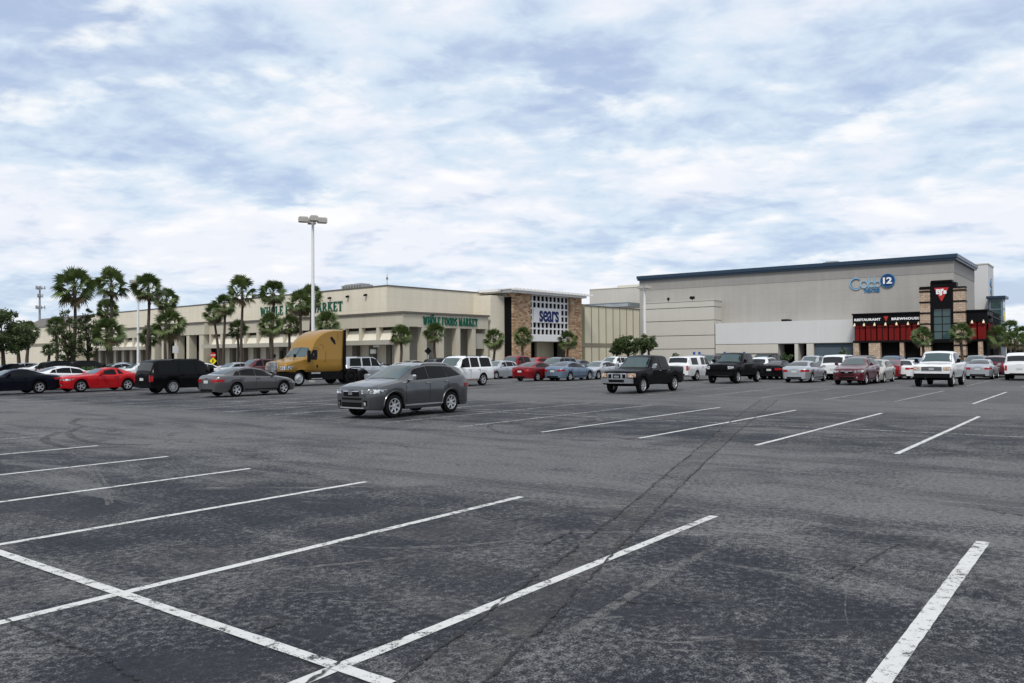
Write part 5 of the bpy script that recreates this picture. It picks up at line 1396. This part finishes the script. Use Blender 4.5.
leafy('oak_tree', 'dark oak tree at the left edge with sky showing through', 'tree', 3, 78, 309, 356, 52, 12500, M['leaf'], None, 1, .20, 4, 9)
leafy('oak_tree', 'dark oak tree with stout trunk right of the left edge oak', 'tree', 19, 86, 319, 352, 30, 6500, M['leaf'], None, 1, .20, 6, 7)
leafy('shade_tree', 'loose leafy tree behind the trunk of the tallest palm', 'tree', 67, 84, 308, 366, 30, 5200, M['leaf'], 'leafy trees among the palms', 2, .17, 7, 7)
leafy('shade_tree', 'loose leafy tree between the two tall left palms', 'tree', 88, 87, 306, 362, 26, 4600, M['leaf'], 'leafy trees among the palms', 1, .17, 8, 7)
leafy('shade_tree', 'dark bushy tree before the tan wall, left of the lamp post', 'tree', 628, 118, 335, 354, 30, 2600, M['leaf'], 'bushy trees by the middle lamp post', 2, .36, 9, 8)
leafy('shade_tree', 'dark bushy tree right of the middle lamp post before the grooved wing', 'tree', 646, 120, 334, 353, 24, 2000, M['leaf'], 'bushy trees by the middle lamp post', 2, .36, 10, 7)
leafy('shade_tree', 'dark bushy tree behind the left one of the pair by the lamp post', 'tree', 617, 121, 341, 356, 16, 1000, M['leaf'], 'bushy trees by the middle lamp post', 1, .36, 12, 6)
leafy('shrub', 'green shrub in the dark cinema recess', 'shrub', 786, 128, 353, 362, 14, 500, M['leaf2'], None, 1, .30, 13, 5)
leafy('shrub', 'dark shrub before the blue grey cinema entrance', 'shrub', 845, 122, 347, 362, 12, 500, M['leaf'], None, 1, .30, 14, 5)
leafy('shrub', 'yellow green shrub behind the white pickup with camper top', 'shrub', 676, 110, 353, 364, 10, 350, M['leaf2'], None, 1, .28, 15, 5)
# planting island with its hedge
i0, i1 = onrow(58, 33.2), onrow(104, 34.4)
d = (i1-i0); ang = math.atan2(d.y, d.x)
b = MB(); b.box(-4, -1.4, .0, d.length+4, 2.2, .14); struct(b.build('planting_island', M['kerb'], None, loc=i0, rz=ang))
b = MB(); b.box(-3.8, -1.2, .14, d.length+3.8, 2.0, .16); struct(b.build('island_soil', M['grass'], None, loc=i0, rz=ang))
f = MB(); r = random.Random(21)
for i in range(4200):
    u = r.uniform(-.5, d.length+.5); v = r.uniform(-.55, .55); q = r.uniform(.16, 1.05+.12*math.sin(u*2.1))
    p = Vector((u, v+.2, q)); a = Vector((r.gauss(0, 1), r.gauss(0, 1), r.gauss(0, 1))).normalized(); bb = a.cross(Vector((r.gauss(0, 1), r.gauss(0, 1), .3))).normalized(); s = r.uniform(.12, .24)
    f.add([p-a*s, p+bb*s*.5, p+a*s, p-bb*s*.5], [(0,1,2,3)])
tag(f.build('hedge', M['leaf2'], None, loc=i0, rz=ang), 'low dark clipped hedge between the red coupe and the two black crossovers', 'hedge')

# ------------------------------------------------------------------ lamps, signs, tower
def lot_lamp(px, pytop, Y, label, rot=.2, k_=1.0):
    x = xat(px, Y); z = zat(px, pytop, Y)
    root = thing('parking_lot_lamp', label, 'lamp post', (x, Y, 0), rot, 'lamp posts of the parking lot')
    b = MB(); b.tube([(0, 0, 0), (0, 0, .85)], .32, 14); b.build('base', M['kerb'], root, 50)
    b = MB(); b.tube([(0, 0, .85), (0, 0, z-.30)], [.14*k_, .105*k_], 10); b.tube([(0, 0, z-.30), (0, 0, z-.16)], .14, 8); b.build('pole', M['pole'], root, 50)
    for k in range(4):
        a = k*PI/2; ca, sa = math.cos(a), math.sin(a)
        b = MB(); b.tube([(0, 0, 0), (.45, 0, 0)], .05, 6); o = b.build('arm', M['lampbox'], root); o.location = (0, 0, z-.22); o.rotation_euler.z = a
        b = MB(); b.prism([(-.36, -.30), (.36, -.30), (.36, .30), (-.36, .30)], 2, -.18, .16); b.prism([(-.30, -.24), (.30, -.24), (.30, .24), (-.30, .24)], 2, .16, .22)
        h = b.build('lamp_head', M['lampbox'], root); h.location = (.72*ca, .72*sa, z-.22); h.rotation_euler.z = a
        b = MB(); b.box(-.26, -.22, -.205, .26, .22, -.183); b.build('lens', M['lens'], h)
lot_lamp(313, 217, 63, 'big lamp post behind the gold truck, its four heads against the sky', .35)
lot_lamp(645, 286, 126, 'lamp post before the grooved wing beside the dark bushy trees', .2, 1.6)
lot_lamp(138, 280, 110, 'slim lamp post before the left part of the grocery store', .5, 1.2)

def street_sign(px, py, Y, shape, size, mat, label, cat='sign', name='street_sign', text=None, h0=0.15):
    x = xat(px, Y); z = zat(px, py, Y)
    root = thing(name, label, cat, (x, Y, h0), 0)
    b = MB(); b.tube([(0, .05, 0), (0, .05, z-h0+size*.5)], .035, 6); b.build('post', M['pole'], root)
    b = MB()
    if shape == 'oct': poly = [(size*math.cos(PI/8+k*PI/4), z-h0+size*math.sin(PI/8+k*PI/4)) for k in range(8)]
    elif shape == 'dia': poly = [(0, z-h0-size), (size, z-h0), (0, z-h0+size), (-size, z-h0)]
    else: poly = [(-size, z-h0-size*1.2), (size, z-h0-size*1.2), (size, z-h0+size*1.2), (-size, z-h0+size*1.2)]
    b.prism(poly, 1, -.02, .0); b.build('sign_plate', mat, root)
    if text:
        vs, fs = textverts(text, size*1.5, size*.6, .01, .02); b = MB(); b.add(on_right(vs, -.021, 0, z-h0), fs); b.build('lettering', M['whitel'], root)
    return root
s_ = street_sign(213, 355.3, 92, 'oct', .36, M['signred'], 'red octagonal stop sign above a yellow diamond, behind the grey sedan', text='STOP')
z_ = zat(213, 361, 92)-.15
b = MB(); b.prism([(0, z_-.42), (.42, z_), (0, z_+.42), (-.42, z_)], 1, -.04, -.021)
b.build('warning_plate', M['signyel'], s_)
b = MB(); b.prism([(-.08, z_-.2), (.0, z_-.2), (.10, z_+.05), (.03, z_+.12), (-.06, z_+.05)], 1, -.05, -.041); b.tube([(0, -.05, z_+.18), (0, -.041, z_+.18)], .05, 8); b.build('walking_figure', M['black'], s_)
street_sign(428, 351, 96, 'dia', .45, M['black'], 'dark diamond sign seen from behind, before the arcade')
street_sign(175.5, 349.5, 99, 'rect', .36, M['signwhite'], 'white rectangular sign before the dark portico')
for px, lab in ((694, 'blue parking sign above the white pickup with camper top, left of the close pair'), (699.3, 'blue parking sign above the grey suv, right of the close pair'), (724.5, 'blue parking sign above the cab of the lifted black pickup'), (744, 'blue parking sign right of the lifted black pickup cab')):
    street_sign(px, 353.3, 127, 'rect', .19, M['signblue'], lab, 'sign', 'parking_sign')
Y = 300; x = xat(39.5, Y)
root = thing('cell_tower', 'grey antenna mast with three crossbars far behind the hip roofed block', 'mast', (x, Y, 0), .3)
zt = zat(39.5, 286, Y)
b = MB(); b.tube([(0, 0, 0), (0, 0, zt)], [.5, .30], 10); b.build('pole', M['steel'], root, 50)
for py in (288, 296, 307.5):
    z = zat(39.5, py, Y); b = MB(); w_ = 1.1 if py == 296 else 1.9
    for k in range(3):
        a0, a1 = 2*PI*k/3, 2*PI*(k+1)/3
        p, q = Vector((w_*math.cos(a0), w_*math.sin(a0), z)), Vector((w_*math.cos(a1), w_*math.sin(a1), z))
        b.tube([p, q], .10, 5); b.tube([p, Vector((0, 0, z-.3))], .07, 5)
        for t in (.1, .5, .9):
            c_ = p.lerp(q, t); b.box(c_.x-.11, c_.y-.11, z-.55, c_.x+.11, c_.y+.11, z+.75)
    b.build('antenna_platform', M['steel'], root)

# ------------------------------------------------------------------ sky and sun
SUN_EL, SUN_AZ = math.radians(52), math.radians(192)   # azimuth clockwise from +Y (behind the camera, a little right of it... south-south-west)
w = bpy.data.worlds.new('World'); scene.world = w; w.use_nodes = True
nt = w.node_tree; bg = nt.nodes['Background']
sky = N(nt, 'ShaderNodeTexSky'); sky.sky_type = 'NISHITA'; sky.sun_disc = False
sky.sun_elevation = SUN_EL; sky.sun_rotation = SUN_AZ; sky.air_density = 1.0; sky.dust_density = 1.5
tc = N(nt, 'ShaderNodeTexCoord'); sep = N(nt, 'ShaderNodeSeparateXYZ'); L(nt, tc.outputs['Generated'], sep.inputs[0])
zz = mathn(nt, 'ADD', mathn(nt, 'MAXIMUM', sep.outputs[2], 0.0), .20)
cmb = N(nt, 'ShaderNodeCombineXYZ'); L(nt, mathn(nt, 'DIVIDE', sep.outputs[0], zz), cmb.inputs[0]); L(nt, mathn(nt, 'DIVIDE', sep.outputs[1], zz), cmb.inputs[1])
def cloudmap(loc, rot, sc):
    mp = N(nt, 'ShaderNodeMapping'); mp.inputs['Location'].default_value = loc; mp.inputs['Rotation'].default_value = (0, 0, rot); mp.inputs['Scale'].default_value = sc
    L(nt, cmb.outputs[0], mp.inputs[0]); return mp.outputs[0]
def fbm(loc, fine):
    p = cloudmap(loc, .42, (1.0, 1.20, 1))
    def puff(sc):       # rounded heads with dark creases between them
        return mathn(nt, 'ABSOLUTE', mathn(nt, 'MULTIPLY_ADD', noise(nt, p, sc, 1, .5, .8), 2, -1))
    v = mathn(nt, 'ADD', mathn(nt, 'MULTIPLY', noise(nt, p, .62, 2, .5, .6), .60), mathn(nt, 'MULTIPLY', puff(1.7), .13))
    v = mathn(nt, 'ADD', v, mathn(nt, 'MULTIPLY', puff(4.3), .05))
    v = mathn(nt, 'ADD', v, mathn(nt, 'MULTIPLY', noise(nt, p, 2.4, 7 if fine else 3, .56, .5), .30))
    if fine: v = mathn(nt, 'ADD', v, mathn(nt, 'MULTIPLY', noise(nt, p, 9.0, 4, .6, .3), .17))
    else: v = mathn(nt, 'ADD', v, .085)
    return v
SX, SY = 41.9, 9.5
dens = fbm((SX, SY, 0), True); dens2 = fbm((SX+.02, SY-.14, 0), False)        # second sample nearer the sun: lit rims and shaded bellies
K = 6.9
rp = N(nt, 'ShaderNodeValToRGB'); L(nt, dens, rp.inputs[0]); el = rp.color_ramp.elements
el[0].position = .435; el[0].color = (.465*K, .56*K, .745*K, 1)
el[1].position = .60; el[1].color = (.80*K, .83*K, .90*K, 1)
e = el.new(.515); e.color = (.62*K, .73*K, .85*K, 1)
lit = mathn(nt, 'MULTIPLY_ADD', mathn(nt, 'SUBTRACT', dens, dens2), 3.6, .5, True)
c = mixc(nt, mathn(nt, 'MULTIPLY', sstep(nt, lit, .46, .0), .62), rp.outputs[0], (.455*K, .545*K, .74*K))
c = mixc(nt, mathn(nt, 'MULTIPLY', sstep(nt, lit, .53, .95), .80), c, (.95*K, .94*K, .935*K))
cover = mathn(nt, 'MULTIPLY_ADD', sstep(nt, dens, .40, .52), .22, .76)
L(nt, mixc(nt, cover, sky.outputs[0], c), bg.inputs['Color'])
bg.inputs['Strength'].default_value = .1
sun = bpy.data.lights.new('sun', 'SUN'); sun.energy = 1.5; sun.angle = math.radians(12); sun.color = (1.0, .94, .85)
so = bpy.data.objects.new('sun', sun); C.objects.link(so)
sd_ = Vector((math.sin(SUN_AZ)*math.cos(SUN_EL), math.cos(SUN_AZ)*math.cos(SUN_EL), math.sin(SUN_EL)))
so.rotation_euler = sd_.to_track_quat('Z', 'Y').to_euler()
scene.view_settings.view_transform = 'Standard'; scene.view_settings.look = 'None'; scene.view_settings.gamma = 1; scene.view_settings.exposure = 0.66
